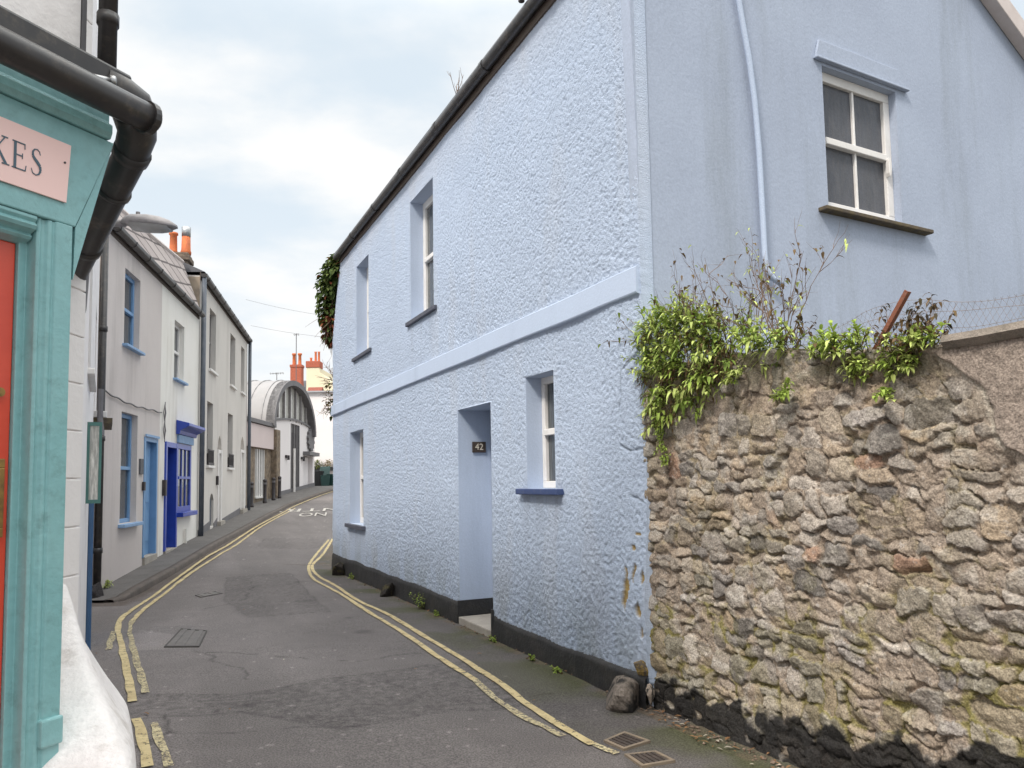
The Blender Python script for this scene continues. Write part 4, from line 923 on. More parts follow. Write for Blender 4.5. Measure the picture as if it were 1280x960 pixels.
loft([bring(z, a, b_ + bwob(z, 1), c + bwob(z, 5), d) for z, a, b_, c, d in ((-.2, -1.75, -.995, 2.08, 3.3), (-.1, -1.75, -.995, 2.08, 3.3), (.2, -1.72, -1.0, 2.08, 3.3), (.45, -1.72, -1.0, 2.08, 3.25), (.66, -1.68, -1.005, 2.085, 3.2), (.735, -1.66, -1.025, 2.10, 3.15), (.765, -1.64, -1.07, 2.15, 3.12), (.83, -1.63, -1.16, 2.24, 3.1), (.92, -1.66, -1.28, 2.37, 3.1), (1.0, -1.70, -1.395, 2.50, 3.05), (1.10, -1.76, -1.52, 2.66, 3.0), (1.15, -1.79, -1.585, 2.73, 2.98), (1.155, -1.79, -1.59, 2.735, 2.97))], m_buttress, 'buttress', sh, sub=2)
# sign
sg = thing('shop_sign', 'pink shop sign with dark serif capitals on the teal fascia', 'sign', SH.P(-.2, .03, 2.32))
MB().prism(SH, [(-.31, 2.315), (-.055, 2.315), (-.045, 2.488), (-.31, 2.488)], .0215, .0275).build('panel', m_pink, sg, bevel=.001)
def strokes(mb_, polys, x, y, sx, sy):
    for q in polys: mb_.prism(SH, [(x + a * sx, y + b_ * sy) for a, b_ in q], .028, .0295)
K_ = [[(.08, 0), (.20, 0), (.20, 1), (.08, 1)], [(0, 0), (.28, 0), (.28, .04), (0, .04)], [(0, .96), (.28, .96), (.28, 1), (0, 1)], [(.2, .45), (.62, .96), (.68, .96), (.24, .42)], [(.27, .52), (.36, .56), (.80, .04), (.66, .04)], [(.55, 0), (.90, 0), (.90, .04), (.55, .04)], [(.5, .96), (.8, .96), (.8, 1), (.5, 1)]]
E_ = [[(.08, 0), (.20, 0), (.20, 1), (.08, 1)], [(0, 0), (.66, 0), (.66, .04), (0, .04)], [(0, .96), (.62, .96), (.62, 1), (0, 1)], [(.2, .50), (.5, .50), (.5, .54), (.2, .54)], [(.62, 0), (.66, 0), (.70, .22), (.67, .22)], [(.59, .80), (.62, .80), (.62, 1), (.59, 1)], [(.48, .42), (.51, .42), (.51, .62), (.48, .62)]]
sp = [(.50, .80), (.46, .92), (.34, .985), (.20, .95), (.12, .84), (.13, .70), (.24, .59), (.38, .49), (.50, .38), (.53, .22), (.45, .08), (.30, .015), (.14, .06), (.06, .22)]
sw_ = [.02, .025, .03, .05, .08, .10, .12, .13, .12, .10, .06, .035, .03, .02]
S_poly = []
for i in range(len(sp) - 1):
    (x1, y1), (x2, y2) = sp[i], sp[i + 1]; L_ = math.hypot(x2 - x1, y2 - y1); nx, ny = -(y2 - y1) / L_, (x2 - x1) / L_
    S_poly.append([(x1 + nx * sw_[i] / 2, y1 + ny * sw_[i] / 2), (x1 - nx * sw_[i] / 2, y1 - ny * sw_[i] / 2), (x2 - nx * sw_[i + 1] / 2, y2 - ny * sw_[i + 1] / 2), (x2 + nx * sw_[i + 1] / 2, y2 + ny * sw_[i + 1] / 2)])
lt = MB(); strokes(lt, K_, -.270, 2.362, .056, .076); strokes(lt, E_, -.213, 2.362, .056, .076); strokes(lt, S_poly, -.164, 2.362, .056, .076)
lt.build('lettering', m_ink, sg)
MB().tube([SH.P(-.064, .027, 2.43), SH.P(-.064, .030, 2.43)], .0032, 8).build('screw', m_bollard, sg)

# street lamp on a bracket from the white house
lp = thing('street_lamp', 'grey cobra head street lamp on a bracket reaching out over the road', 'street lamp', (-4.95, 9.0, 4.7))
ar = MB(); ar.tube([(-5.35, 8.95, 4.42), (-5.15, 8.97, 4.60), (-4.85, 9.0, 4.67), (-4.62, 9.0, 4.665)], [.035, .035, .04, .045], 10); ar.build('arm', m_lamp, lp, smooth=True)
hd = MB(); prof = [(-4.64, .055), (-4.60, .085), (-4.52, .118), (-4.35, .128), (-4.2, .115), (-4.08, .08), (-4.0, .03)]
vs = []; n = 14
for x, r_ in prof:
    for k in range(n):
        a = 2 * math.pi * k / n; vs.append((x, 9.0 + 1.25 * r_ * math.cos(a), 4.665 + (r_ * math.sin(a) if math.sin(a) > 0 else .25 * r_ * math.sin(a)) - (x + 4.64) * .10))
hd.add(vs, [(i * n + k, i * n + (k + 1) % n, (i + 1) * n + (k + 1) % n, (i + 1) * n + k) for i in range(len(prof) - 1) for k in range(n)] + [tuple(range(n)), tuple(range(len(vs) - n, len(vs)))])
hd.build('lamp_head', m_lamp, lp, smooth=True)
ls = MB(); vs = []
for x, r_ in prof[2:6]:
    for k in range(9):
        a = math.pi + math.pi * k / 8; vs.append((x, 9.0 + 1.1 * r_ * math.cos(a), 4.655 + .6 * r_ * math.sin(a) - (x + 4.64) * .10))
ls.add(vs, [(i * 9 + k, i * 9 + k + 1, (i + 1) * 9 + k + 1, (i + 1) * 9 + k) for i in range(3) for k in range(8)] + [tuple(range(9)), tuple(range(27, 36))])
ls.build('lens', m_lampglass, lp, smooth=True)
MB().tube([(-4.47, 9.0, 4.74), (-4.47, 9.0, 4.80)], .025, 8).build('photocell', m_lamp, lp)

# ================================================================== FAR END OF THE STREET
ha = thing('arched_hall', 'white hall with a glazed arched gable under a pale barrel roof', 'hall', HL.P(4, -5, .8))
hw = MB(); topc = [(s, 4.35 + .26 * math.sin(math.pi * (s + .1) / 8.2)) for s in np.linspace(8.05, -.1, 14)]
hw.holed(HL, [(-.1, .6), (8.05, .6)] + topc, [(2.75, 4.5, .9, 4.42), (5.4, 7.6, 1.2, 2.95)], .3, 12); hw.build('wall', m_hall, ha)
def arch(s): 
    t = (s - 3.0) / 4.25; return 4.0 + 2.45 * math.sqrt(max(0, 1 - abs(t) ** 2.1))
ss = [3.0 + 4.25 * math.sin(a) for a in np.linspace(-math.pi / 2, math.pi / 2, 33)]
rfm = MB(); vs = [HL.P(s, d, arch(s)) for d in (.25, -12) for s in ss]
rfm.add(vs, [(i, i + 1, 33 + i + 1, 33 + i) for i in range(32)]); rr = rfm.build('barrel_roof', m_hallroof, ha, smooth=True)
for k in range(20): MB().tube([HL.P(3.0 + (s - 3.0) * 1.002, -.3 - k * .6, arch(s) + .02) for s in ss[::2]], .03, 5).build('roof_seam', m_hallroof, rr)
am = MB(); inner = [(3.0 + (s - 3.0) * .93, 4.0 + (arch(s) - 4.0) * .90) for s in ss]
vs = [HL.P(s, d, arch(s)) for d in (.28, -.1) for s in ss] + [HL.P(s, d, z) for d in (.28, -.1) for s, z in inner]
am.add(vs, [(i, i + 1, 66 + i + 1, 66 + i) for i in range(32)] + [(66 + i, 67 + i, 100 + i, 99 + i) for i in range(32)] + [(i, i + 1, 34 + i, 33 + i) for i in range(32)]); am.build('arch_rim', m_trim, ha)
MB().prism(HL, inner, -.14, -.08).build('glazing', m_hallglass, ha)
for s in np.linspace(.4, 6.0, 6): MB().box(HL, s - .05, s + .05, -.07, .03, 4.5, 4.0 + (arch(s) - 4.0) * .9 - .02).build('mullion', m_lamp, ha)
b = MB(); pts = [(s, z) for s, z in topc]
vs = [HL.P(s, .06, z - .03) for s, z in pts] + [HL.P(s, .06, z + .07) for s, z in pts] + [HL.P(s, -.2, z + .07) for s, z in pts]
b.add(vs, [(i, i + 1, 14 + i + 1, 14 + i) for i in range(13)] + [(14 + i, 15 + i, 29 + i, 28 + i) for i in range(13)]); b.build('wall_coping', m_trim, ha)
MB().box(HL, 2.78, 4.47, -.25, -.2, .9, 4.4).build('window', m_hallglass, ha)
b = MB()
for s in (2.78, 3.35, 3.9, 4.4): b.box(HL, s, s + .09, -.19, .02, .9, 4.4)
b.build('window_mullion', m_trim, ha)
MB().tube([HL.P(2.98, .12, .95), HL.P(2.98, .12, 3.2)], .06, 8).build('downpipe', m_white, ha)
dd = MB().box(HL, 5.45, 7.55, -.28, -.22, 1.2, 2.9).build('door', m_hall, ha)
MB().box(HL, 5.3, 7.75, .003, .35, 2.96, 3.15).build('door_canopy', m_trim, ha)
MB().prism(HL, [(-.1, .6), (8.05, .9), (8.05, 1.55), (5.4, 1.4), (-.1, 1.12)], .004, .03).build('plinth', m_trim, ha)
cg = MB(); pts = []
for k in range(48):
    a = 2 * math.pi * k / 48; r_ = .62 if (k // 2) % 2 else .52; pts.append((6.85 + r_ * 1.25 * math.cos(a), 3.82 + r_ * math.sin(a)))
o = cg.prism(HL, pts, .02, .12).build('cog_emblem', m_trim); tag(o, 'dark round cog wheel emblem on the white hall above its door', 'emblem')
for i, (s, z) in enumerate(((1.85, 2.78), (5.0, 2.80))):
    t = thing('wall_light', ('small black wall light left of the tall window of the hall', 'small black wall light beside the hall doorway')[i], 'wall light', HL.P(s, 0, z), 'wall lights on the white hall')
    MB().box(HL, s - .2, s + .2, .003, .10, z - .06, z + .06).build('bracket', m_bollard, t); MB().tube([HL.P(s + .08, .1, z - .16), HL.P(s + .08, .1, z + .05)], .06, 8).build('lamp_shade', m_bollard, t)
lo = thing('low_shop_block', 'low block with a blank dusty pink fascia beside the white hall', 'shop', HL.P(-2.4, -3, .6))
MB().holed(HL, [(-4.6, .3), (-.735, .3), (-.735, 3.95), (-4.6, 3.95)], [(-3.1, -1.65, .95, 2.95)], .25, 6).build('wall', m_rubble2, lo)
MB().box(HL, -4.6, -.74, .004, .12, 3.0, 3.93).build('fascia', m_pinkfascia, lo)
MB().box(HL, -4.7, -.60, -.3, .2, 3.96, 4.12).build('flat_roof', m_trim, lo)
MB().box(HL, -3.1, -1.65, -.22, -.16, .95, 2.95).build('pane', m_pane, lo)
b = MB()
for s in np.linspace(-3.1, -1.75, 5): b.box(HL, s, s + .10, -.14, -.02, 1.0, 2.95)
b.box(HL, -3.1, -1.65, -.14, .04, .93, 1.0); b.build('window_bar', m_white, lo)
o = MB().box(HL, -.73, -.12, -.5, .25, .5, 3.88).build('stone_pier', m_rubble2, bevel=.03); tag(o, 'brown rubble stone pier between the pink fascia and the white hall', 'pier')
# bollards
bt = None
BL = ((-9.86, 28.9, 'dark bollard nearest the terrace, first of the four along the far pavement'), (-9.96, 30.76, 'dark bollard in front of the white barred window, second of four'), (-10.02, 32.07, 'dark bollard just left of the stone pier, third of four'), (-10.08, 33.09, 'dark bollard in front of the stone pier, farthest of four'))
for i, (x, y, l) in enumerate(BL):
    z = gz(x, y) + .09
    if i == 0:
        bt = thing('bollard', l, 'bollard', (x, y, z), 'bollards on the far pavement')
        MB().lathe((x, y, z - .05), [(.085, 0), (.085, .12), (.07, .14), (.068, .88), (.08, .9), (.08, .93), (.06, .97), (.02, .99)], 12).build('post', m_bollard, bt, smooth=True)
        MB().lathe((x, y, z + .72), [(.072, 0), (.074, .01), (.074, .07), (.072, .08)], 12).build('band', m_trim, bt)
    else:
        c = copy_tree(bt); c.location = (x, y, z); c['label'] = l
# white house at the far end, yellow house, brick chimney house
fh = thing('far_white_house', 'plain white house front closing the far end of the street', 'house', (-12, 50, 1.2))
fw_ = Fr((-14.2, 50), u=(1, .0, 0), out=(0, -1, 0))
MB().holed(fw_, [(0, .5), (5.4, .5), (5.4, 7.45), (0, 7.45)], [], .2, 6).build('wall', m_hall, fh)
b = MB(); b.add([fw_.P(-.2, .2, 7.45), fw_.P(5.6, .2, 7.45), fw_.P(5.6, -3, 7.95), fw_.P(-.2, -3, 7.95), fw_.P(5.6, -6.2, 7.45), fw_.P(-.2, -6.2, 7.45)], [(0, 1, 2, 3), (3, 2, 4, 5), (0, 3, 5), (1, 4, 2)]); b.build('roof', m_trim, fh)
o = MB().box(fw_, 5.0, 5.12, .02, .12, 1.2, 6.9).build('downpipe', m_rust, fh)
yh = thing('yellow_house', 'pale yellow house gable with a brick capped chimney behind the white house', 'house', (-15, 62, 1.3))
yf = Fr((-16.8, 62), u=(1, 0, 0), out=(0, -1, 0))
MB().holed(yf, [(0.05, .5), (6.2, .5), (6.2, 6.0), (1.15, 10.55), (1.1, 10.95), (.05, 10.95)], [], .2, 7).build('wall', m_yhouse, yh)
c_ = MB().box(yf, .0, 1.16, -1.0, .06, 10.95, 11.5).build('chimney', m_brick, yh, bevel=.04)
for k, (s, hh) in enumerate(((.3, .35), (.68, .85), (.95, .85))): MB().lathe(yf.P(s, -.5, 11.49), [(.13, 0), (.10, .1), (.09, hh - .1), (.12, hh)], 10).build('chimney_pot', m_terra, c_, smooth=True)
rh_ = thing('red_roof_house', 'red tiled roof slope seen between the hall and the yellow house', 'house', (-15.2, 56, 1.3))
rf_ = Fr((-15.3, 56), u=(1, 0, 0), out=(0, -1, 0))
MB().holed(rf_, [(0, .5), (1.0, .5), (1.0, 7.3), (0, 7.3)], [], .2, 3).build('wall', m_yhouse, rh_)
b = MB(); b.add([rf_.P(0, .1, 7.2), rf_.P(1.05, .1, 7.2), rf_.P(1.05, -1.4, 8.75), rf_.P(-.05, -1.4, 8.75)], [(0, 1, 2, 3)]); b.add([rf_.P(0, -3, 7.2), rf_.P(1.05, -3, 7.2), rf_.P(1.05, -1.45, 8.75), rf_.P(-.05, -1.45, 8.75)], [(0, 1, 2, 3)]); b.build('roof', m_redtile, rh_)
bk2 = thing('chimney_house', 'slate roofed house with a tall red brick chimney beyond the hall', 'house', (-21, 70, 1.3))
kf = Fr((-24.5, 70), u=(1, 0, 0), out=(0, -1, 0))
MB().holed(kf, [(0, .5), (6.4, .5), (6.4, 9.6), (0, 9.6)], [], .2, 5).build('wall', m_cream, bk2)
b = MB(); b.add([kf.P(-.2, .3, 9.6), kf.P(6.6, .3, 9.6), kf.P(5.0, -2.4, 11.3), kf.P(1.6, -2.4, 11.3), kf.P(6.6, -5.2, 9.6), kf.P(-.2, -5.2, 9.6)], [(0, 1, 2, 3), (3, 2, 4, 5), (0, 3, 5), (1, 4, 2)]); rk = b.build('roof', m_slate, bk2)
c_ = MB().box(kf, 3.98, 5.02, -1.2, -.4, 9.6, 12.3).box(kf, 3.93, 5.07, -1.25, -.35, 12.3, 12.55).build('chimney', m_brick, rk, bevel=.03)
for s in (4.22, 4.76): MB().lathe(kf.P(s, -.8, 12.55), [(.19, 0), (.16, .1), (.14, .9), (.2, .95), (.2, 1.1)], 10).build('chimney_pot', m_terra, c_, smooth=True)
# aerials
def aerial(x, y, z0, z1, label, n=6, w=.5):
    t = thing('aerial', label, 'aerial', (x, y, z0), 'television aerials')
    MB().tube([(x, y, z0), (x, y, z1)], .03, 6).build('mast', m_trim, t)
    b = MB(); b.tube([(x - w, y, z1 - .1), (x + w, y, z1 - .02)], .018, 5)
    for k in range(n): q = x - w + 2 * w * k / (n - 1); b.tube([(q, y - .25, z1 - .08), (q, y + .25, z1 - .08)], .012, 4); b.tube([(q, y, z1 - .16), (q, y, z1 + .02)], .012, 4)
    b.build('antenna', m_trim, t)
aerial(-18.55, 60, 8.3, 10.3, 'thin aerial standing above the pale barrel roof', 6, .5)
aerial(-15.6, 55, 7.0, 12.4, 'tall thin aerial mast beside the yellow chimney', 3, .15)
# hanging planters and bins by the white house
def leaf(mb_, b0, d, L, w, droop, up, col):
    d = Vector(d).normalized(); side = d.cross(Vector(up))
    if side.length < 1e-3: side = d.cross(Vector((1, .2, 0)))
    side.normalize(); nrm = side.cross(d).normalized(); b0 = Vector(b0)
    m1 = b0 + d * L * .35 + nrm * L * .04; m2 = b0 + d * L * .7 - Vector((0, 0, droop * L * .35)); tp = b0 + d * L - Vector((0, 0, droop * L))
    f = nrm * w * .25
    vs = [b0, m1 - side * w * .9 + f, m1, m1 + side * w * .9 + f, m2 - side * w * .7 + f, m2, m2 + side * w * .7 + f, tp]
    k = len(mb_.v); mb_.add(vs, [(0, 2, 1), (0, 3, 2), (1, 2, 5, 4), (2, 3, 6, 5), (4, 5, 7), (5, 6, 7)]); mb_.c += [tuple(col)] * 8
def lc(base, rnd_=rnd, va=.35, yel=.2):
    k = 1 + rnd_.uniform(-va, va); y = rnd_.uniform(0, yel)
    return (base[0] * k + y * .10, base[1] * k + y * .08, base[2] * k)
def bush(name, m_b, centre, r, n, base, L, w, parent):
    b = MB()
    for _ in range(n):
        d = Vector((rnd.gauss(0, 1), rnd.gauss(0, 1), rnd.gauss(0, 1))).normalized(); p = Vector(centre) + Vector((d.x * r[0], d.y * r[1], d.z * r[2])) * rnd.uniform(.3, 1)
        leaf(b, p, d + Vector((0, 0, .3)), L * rnd.uniform(.6, 1.2), w * rnd.uniform(.7, 1.2), .3, (0, 0, 1), lc(base))
    return b.build(name, m_leaf, parent, fix=False)
for i, x in enumerate((-12.72, -11.98)):
    t = thing('wall_planter', ('wall planter of green leaves, left one of the two on the far white wall', 'wall planter with orange tinged leaves, right one of the two on the far white wall')[i], 'planter', (x, 49.8, 2.3), 'wall planters on the far white house')
    MB().box(fw_, x + 14.2 - .3, x + 14.2 + .3, .02, .3, 2.3, 2.55).build('trough', m_bindark, t); bush('foliage', m_leaf, (x, 49.8, 2.72), (.4, .2, .28), 160, (.10, .12, .03) if i == 0 else (.17, .12, .03), .14, .04, t)
bn = [(-10.95, 43.2, .0, m_bindark, 'black plastic wheeled bin, left one by the white house'), (-10.55, 43.0, .35, m_bin, 'green bin with its lid thrown open in front of the far white house'), (-10.2, 43.4, -.2, m_bin, 'green bin with closed lid nearest the blue house')]
for i, (x, y, a, m_, l) in enumerate(bn):
    z = gz(x, y) + .05; fr = Fr((x, y), u=(math.cos(a), math.sin(a), 0), out=(math.sin(a), -math.cos(a), 0)); hh = .62 if i else .8
    t = thing('recycling_bin', l, 'bin', (x, y, z), 'bins by the far white house')
    b = MB(); b.add([fr.P(s * k, d * k, zz) for zz, k in ((z, .8), (z + hh, 1)) for s, d in ((-.26, -.22), (.26, -.22), (.26, .22), (-.26, .22))], [(0, 1, 2, 3), (0, 1, 5, 4), (1, 2, 6, 5), (2, 3, 7, 6), (3, 0, 4, 7)]); b.build('tub', m_, t, bevel=.02)
    if i == 1: b = MB(); b.add([fr.P(s, d, zz) for s, d, zz in ((-.28, -.24, z + hh), (.28, -.24, z + hh), (.34, -.45, z + hh + .5), (-.22, -.45, z + hh + .45), (-.28, -.21, z + hh), (.28, -.21, z + hh), (.34, -.42, z + hh + .52), (-.22, -.42, z + hh + .47))], [(0, 1, 2, 3), (4, 5, 6, 7), (0, 1, 5, 4), (2, 3, 7, 6), (1, 2, 6, 5), (3, 0, 4, 7)]); b.build('lid', m_, t)
    else: MB().box(fr, -.28, .28, -.24, .24, z + hh, z + hh + .06).build('lid', m_, t, bevel=.015)
# overhead wires
for k, (a, b_) in enumerate((((-9.3, 26.5, 8.0), (-2.8, 30, 8.0)), ((-9.5, 27.6, 7.3), (-2.5, 31, 7.5)), ((-13, 50, 11.2), (-2, 30, 8.1)))):
    pts = [Vector(a).lerp(Vector(b_), t_) - Vector((0, 0, .35 * 4 * t_ * (1 - t_))) for t_ in np.linspace(0, 1, 14)]
    o = MB().tube(pts, .0045, 4).build('overhead_wire', m_trim); tag(o, ('thin overhead wire from the terrace eaves, upper of the near pair', 'thin overhead wire from the terrace end, lower of the near pair', 'thin overhead wire running back to the far chimneys')[k], 'wire', 'overhead wires across the street')

# ================================================================== PLANTS
GRN = (.30, .40, .085); LGRN = (.50, .58, .19); DGRN = (.19, .27, .06); BRN = (.13, .085, .045)
def shoot(b, base, d, L, n, leafL, leafw, col, r=rnd, start=.25, droop=.35, dead=.0, grav=.25):
    p = Vector(base); d = Vector(d).normalized(); pts = [p.copy()]
    for i in range(5):
        d = (d + Vector((r.gauss(0, .12), r.gauss(0, .12), r.gauss(0, .12) - grav * .12))).normalized(); p = p + d * L / 5; pts.append(p.copy())
    b.tube(pts, [.0028, .0026, .0024, .0022, .002, .0015], 4, False, (.10, .10, .04))
    for i in range(n):
        t = start + (1 - start) * (i + .5) / n; q = pts[0].lerp(pts[-1], t); k = min(4, int(t * 5)); q = pts[k].lerp(pts[k + 1], t * 5 - k)
        a = i * 2.4 + r.random(); ax = (pts[k + 1] - pts[k]).normalized(); x = ax.cross(Vector((.3, .2, 1))).normalized(); y = ax.cross(x)
        ld = (x * math.cos(a) + y * math.sin(a)) * (1.1 - .6 * t) + ax * (.3 + .7 * t)
        c = BRN if r.random() < dead else col
        leaf(b, q, ld, leafL * r.uniform(.6, 1.15) * (1 if t < .85 else .75), leafw * r.uniform(.7, 1.2), droop * r.uniform(.2, 1.2), (0, 0, 1), lc(c, r))
def twig(b, p, d, L, r0, depth, r=rnd, wob=.22, leaves=None, lb=None, up=.1, nb=3):
    pts = [Vector(p)]; d = Vector(d).normalized(); n = 6
    for i in range(n):
        d = (d + Vector((r.gauss(0, wob), r.gauss(0, wob), r.gauss(0, wob) + up)) * .5).normalized(); pts.append(pts[-1] + d * L / n)
    b.tube(pts, [r0 * (1 - .75 * i / n) for i in range(n + 1)], 4, False)
    if lb is not None and leaves:
        for q in pts[2:]:
            if r.random() < leaves[0]: leaf(lb, q, (r.gauss(0, 1), r.gauss(0, 1), r.gauss(-.2, .6)), r.uniform(.02, .05), r.uniform(.006, .012), .5, (0, 0, 1), lc(leaves[1] if r.random() < .6 else leaves[2], r))
    if depth > 0:
        for k in range(nb):
            i = r.randint(1, n - 1); q = pts[i]; dd = (d + Vector((r.gauss(0, .5), r.gauss(0, .5), r.gauss(.1, .4)))).normalized()
            twig(b, q, dd, L * r.uniform(.35, .65), r0 * .6, depth - 1, r, wob, leaves, lb, up, nb)
# 1 the big leafy plant spilling over the corner of the wall
t = thing('wall_plant', 'large bushy green plant spilling over the wall top beside the blue house corner', 'plant', F.P(-.4, .05, 2.2))
b = MB(); r = random.Random(5); dead = MB()
def prof_z(s): return float(np.interp(s, [-1.35, -1.0, -.7, -.4, -.15, .06], [2.28, 2.38, 2.52, 2.66, 2.68, 2.55]))
def prof_b(s): return float(np.interp(s, [-1.35, -1.0, -.72, -.62, -.5, -.35, -.2, -.03, .06], [2.20, 2.17, 2.12, 2.05, 2.02, 1.93, 1.88, 1.98, 2.2]))
for i in range(380):
    s = r.uniform(-1.33, .05) if r.random() < .35 else r.uniform(-.75, .04); zt = prof_z(s); zb_ = prof_b(s); z = zb_ + (zt - zb_) * r.random() ** .8
    f = (z - zb_) / max(.05, zt - zb_)
    base = F.P(s, r.uniform(-.14, .05) - .02, z - .04)
    od = Vector(F.n) * r.uniform(.15, .9) + Vector(F.u) * r.uniform(-.45, .45) + Vector((0, 0, r.uniform(.1, .9) if f > .35 else r.uniform(-.7, .35)))
    shoot(b, base, od, r.uniform(.09, .17), 8, r.uniform(.045, .092), .0118, (GRN, LGRN, LGRN, DGRN)[r.randrange(4)], r, .15, .5, dead=.03, grav=.35)
for i in range(140):
    s = r.uniform(-.9, .02); base = F.P(s, r.uniform(-.08, .0), r.uniform(prof_b(s) + .02, prof_z(s) - .1))
    shoot(dead, base, Vector(F.n) * .6 + Vector((r.gauss(0, .4), 0, -.5)), r.uniform(.08, .15), 6, .05, .007, BRN, r, .1, .8)
fo = b.build('foliage', m_leaf, t, fix=False); dead.build('dead_leaves', m_leaf, fo, fix=False)
# trailing strand down the wall face
b = MB()
for i in range(70):
    z = r.uniform(1.60, 2.0); s = -.14 - (2.0 - z) * .28 + r.gauss(0, .025); shoot(b, F.P(s, .01, z), Vector(F.n) + Vector((r.gauss(0, .5), 0, -.3)), .04, 4, .028, .007, GRN, r, .1, .4)
b.build('trailing_strand', m_leaf, t, fix=False)
# 2 dry twiggy shrub above it
t = thing('dry_shrub', 'bare twiggy shrub with withered leaves rising behind the green wall plant', 'shrub', F.P(-.7, -.15, 2.25)); r = random.Random(12)
b = MB(); lb = MB()
for i in range(38):
    s = r.uniform(-1.3, -.1); d = Vector(F.u) * r.gauss(-.05, .30) + Vector((0, 0, 1)) + Vector(F.n) * r.gauss(.05, .2)
    twig(b, F.P(s, -.12, 2.25), d, r.uniform(.30, .60) * (1.15 - .55 * abs(s + .75)), .0038, 2, r, .28, (.20, BRN, LGRN), lb, .10, 3)
for i in range(5): twig(b, F.P(-.05 - .05 * i, -.02, 2.45), Vector(F.u) * 1.0 + Vector((0, 0, .25 + .12 * i)) + Vector(F.n) * .2, .42, .004, 1, r, .25, (.6, BRN, GRN), lb, -.02, 3)
b.build('stems', m_twig, t, fix=False); lb.build('leaves', m_leaf, t, fix=False)
# 3.. smaller wall plants
def wallplant(label, s0, s1, z, n, L, ll, seed, dead_=.05, up=.8, col=GRN, d0=-.02, tw=0, spread=.5, lw=.011):
    t = thing('wall_plant', label, 'plant', F.P((s0 + s1) / 2, d0, z)); r = random.Random(seed); b = MB()
    for i in range(n):
        s = r.uniform(s0, s1); od = Vector(F.n) * r.uniform(.0, .8) + Vector(F.u) * r.gauss(0, spread) + Vector((0, 0, r.uniform(up - .6, up + .4)))
        shoot(b, F.P(s, d0 + r.uniform(-.05, .03), z + r.uniform(-.04, .03)), od, L * r.uniform(.6, 1.2), 8, ll * r.uniform(.8, 1.2), lw, (col, LGRN, GRN)[r.randrange(3)], r, .15, .5, dead_)
    b.build('foliage', m_leaf, t, fix=False)
    if tw:
        b = MB(); lb = MB()
        for i in range(tw): twig(b, F.P(r.uniform(s0, s1), d0 - .03, z), Vector(F.u) * r.gauss(0, .7) + Vector((0, 0, 1)), r.uniform(.12, .26), .0035, 1, r, .35, (.8, BRN, (.05, .04, .03)), lb, .0, 3)
        b.build('stems', m_twig, t, fix=False); lb.build('dead_leaves', m_leaf, t, fix=False)
wallplant('bright green leafy clump on the wall top left of the rusty iron bar', -1.85, -1.52, 2.13, 44, .11, .055, 21, .06, lw=.011)
wallplant('straggling plant with dark seed heads on the wall top right of the rusty bar', -2.24, -1.95, 2.07, 34, .10, .05, 22, .25, tw=16)
wallplant('low mossy green mat growing along the wall top below the rusty bar', -2.12, -1.72, 2.03, 60, .05, .035, 23, .15, .3, LGRN)
wallplant('small green tuft rooted in a joint of the stone wall under the wall top', -1.42, -1.34, 1.96, 9, .06, .05, 24, 0, .3, d0=.03)
wallplant('tiny green sprig in the stone face below the seed head plant', -2.10, -1.98, 1.87, 7, .04, .035, 25, 0, .3, d0=.04)
wallplant('sparse upright sprig on the wall top between the shrub and the leafy clump', -1.45, -1.30, 2.2, 10, .16, .045, 26, .2, 1.1, tw=3)
wallplant('little round green cushion between two stones near the wall top', -1.02, -.92, 2.09, 16, .03, .03, 27, 0, .6, LGRN, d0=.035)
# rusty bar and wire netting
o = MB(); A_ = Vector(F.P(-1.83, -.06, 2.06)); B_ = Vector(F.P(-2.065, -.06, 2.36)); ax = (B_ - A_).normalized(); sd_ = ax.cross(Vector(F.n)).normalized(); nn = Vector(F.n)
for (a0, a1, b0, b1) in ((-.011, .011, 0, .004), (.007, .011, -.02, 0)):
    o.add([P_ + sd_ * a + nn * b_ for P_ in (A_, B_) for a, b_ in ((a0, b0), (a1, b0), (a1, b1), (a0, b1))], [(0, 1, 2, 3), (4, 5, 6, 7), (0, 1, 5, 4), (1, 2, 6, 5), (2, 3, 7, 6), (3, 0, 4, 7)])
o = o.build('iron_bar', m_rust); tag(o, 'rusty angle iron bar leaning on top of the stone wall', 'iron bar')
b = MB()
def nettop(s): return float(np.interp(s, [-3.6, -2.65, -2.1, -1.75, -1.25, -1.0], [2.3, 2.22, 2.31, 2.34, 2.25, 2.2])) + .012 * math.sin(s * 9)
for k in (0, .05, .11):
    b.tube([F.P(s, -.16, nettop(s) - k - .01 * math.sin(s * 7 + k * 40)) for s in np.linspace(-3.6, -1.0, 40)], .0009, 4, False)
for sg_ in (1, -1):
    for s0 in np.arange(-3.9, -.7, .03):
        pts = []
        for q in np.linspace(0, 1, 8):
            s = s0 + sg_ * q * .2
            if -3.6 < s < -1.0: pts.append(F.P(s, -.16 + .006 * math.sin(q * 20), nettop(s) - (1 - q) * .34))
        if len(pts) > 2: b.tube(pts, .0006, 3, False)
o = b.build('wire_netting', m_wire, fix=False); tag(o, 'slack rusty wire netting stretched along the top of the stone wall', 'netting')
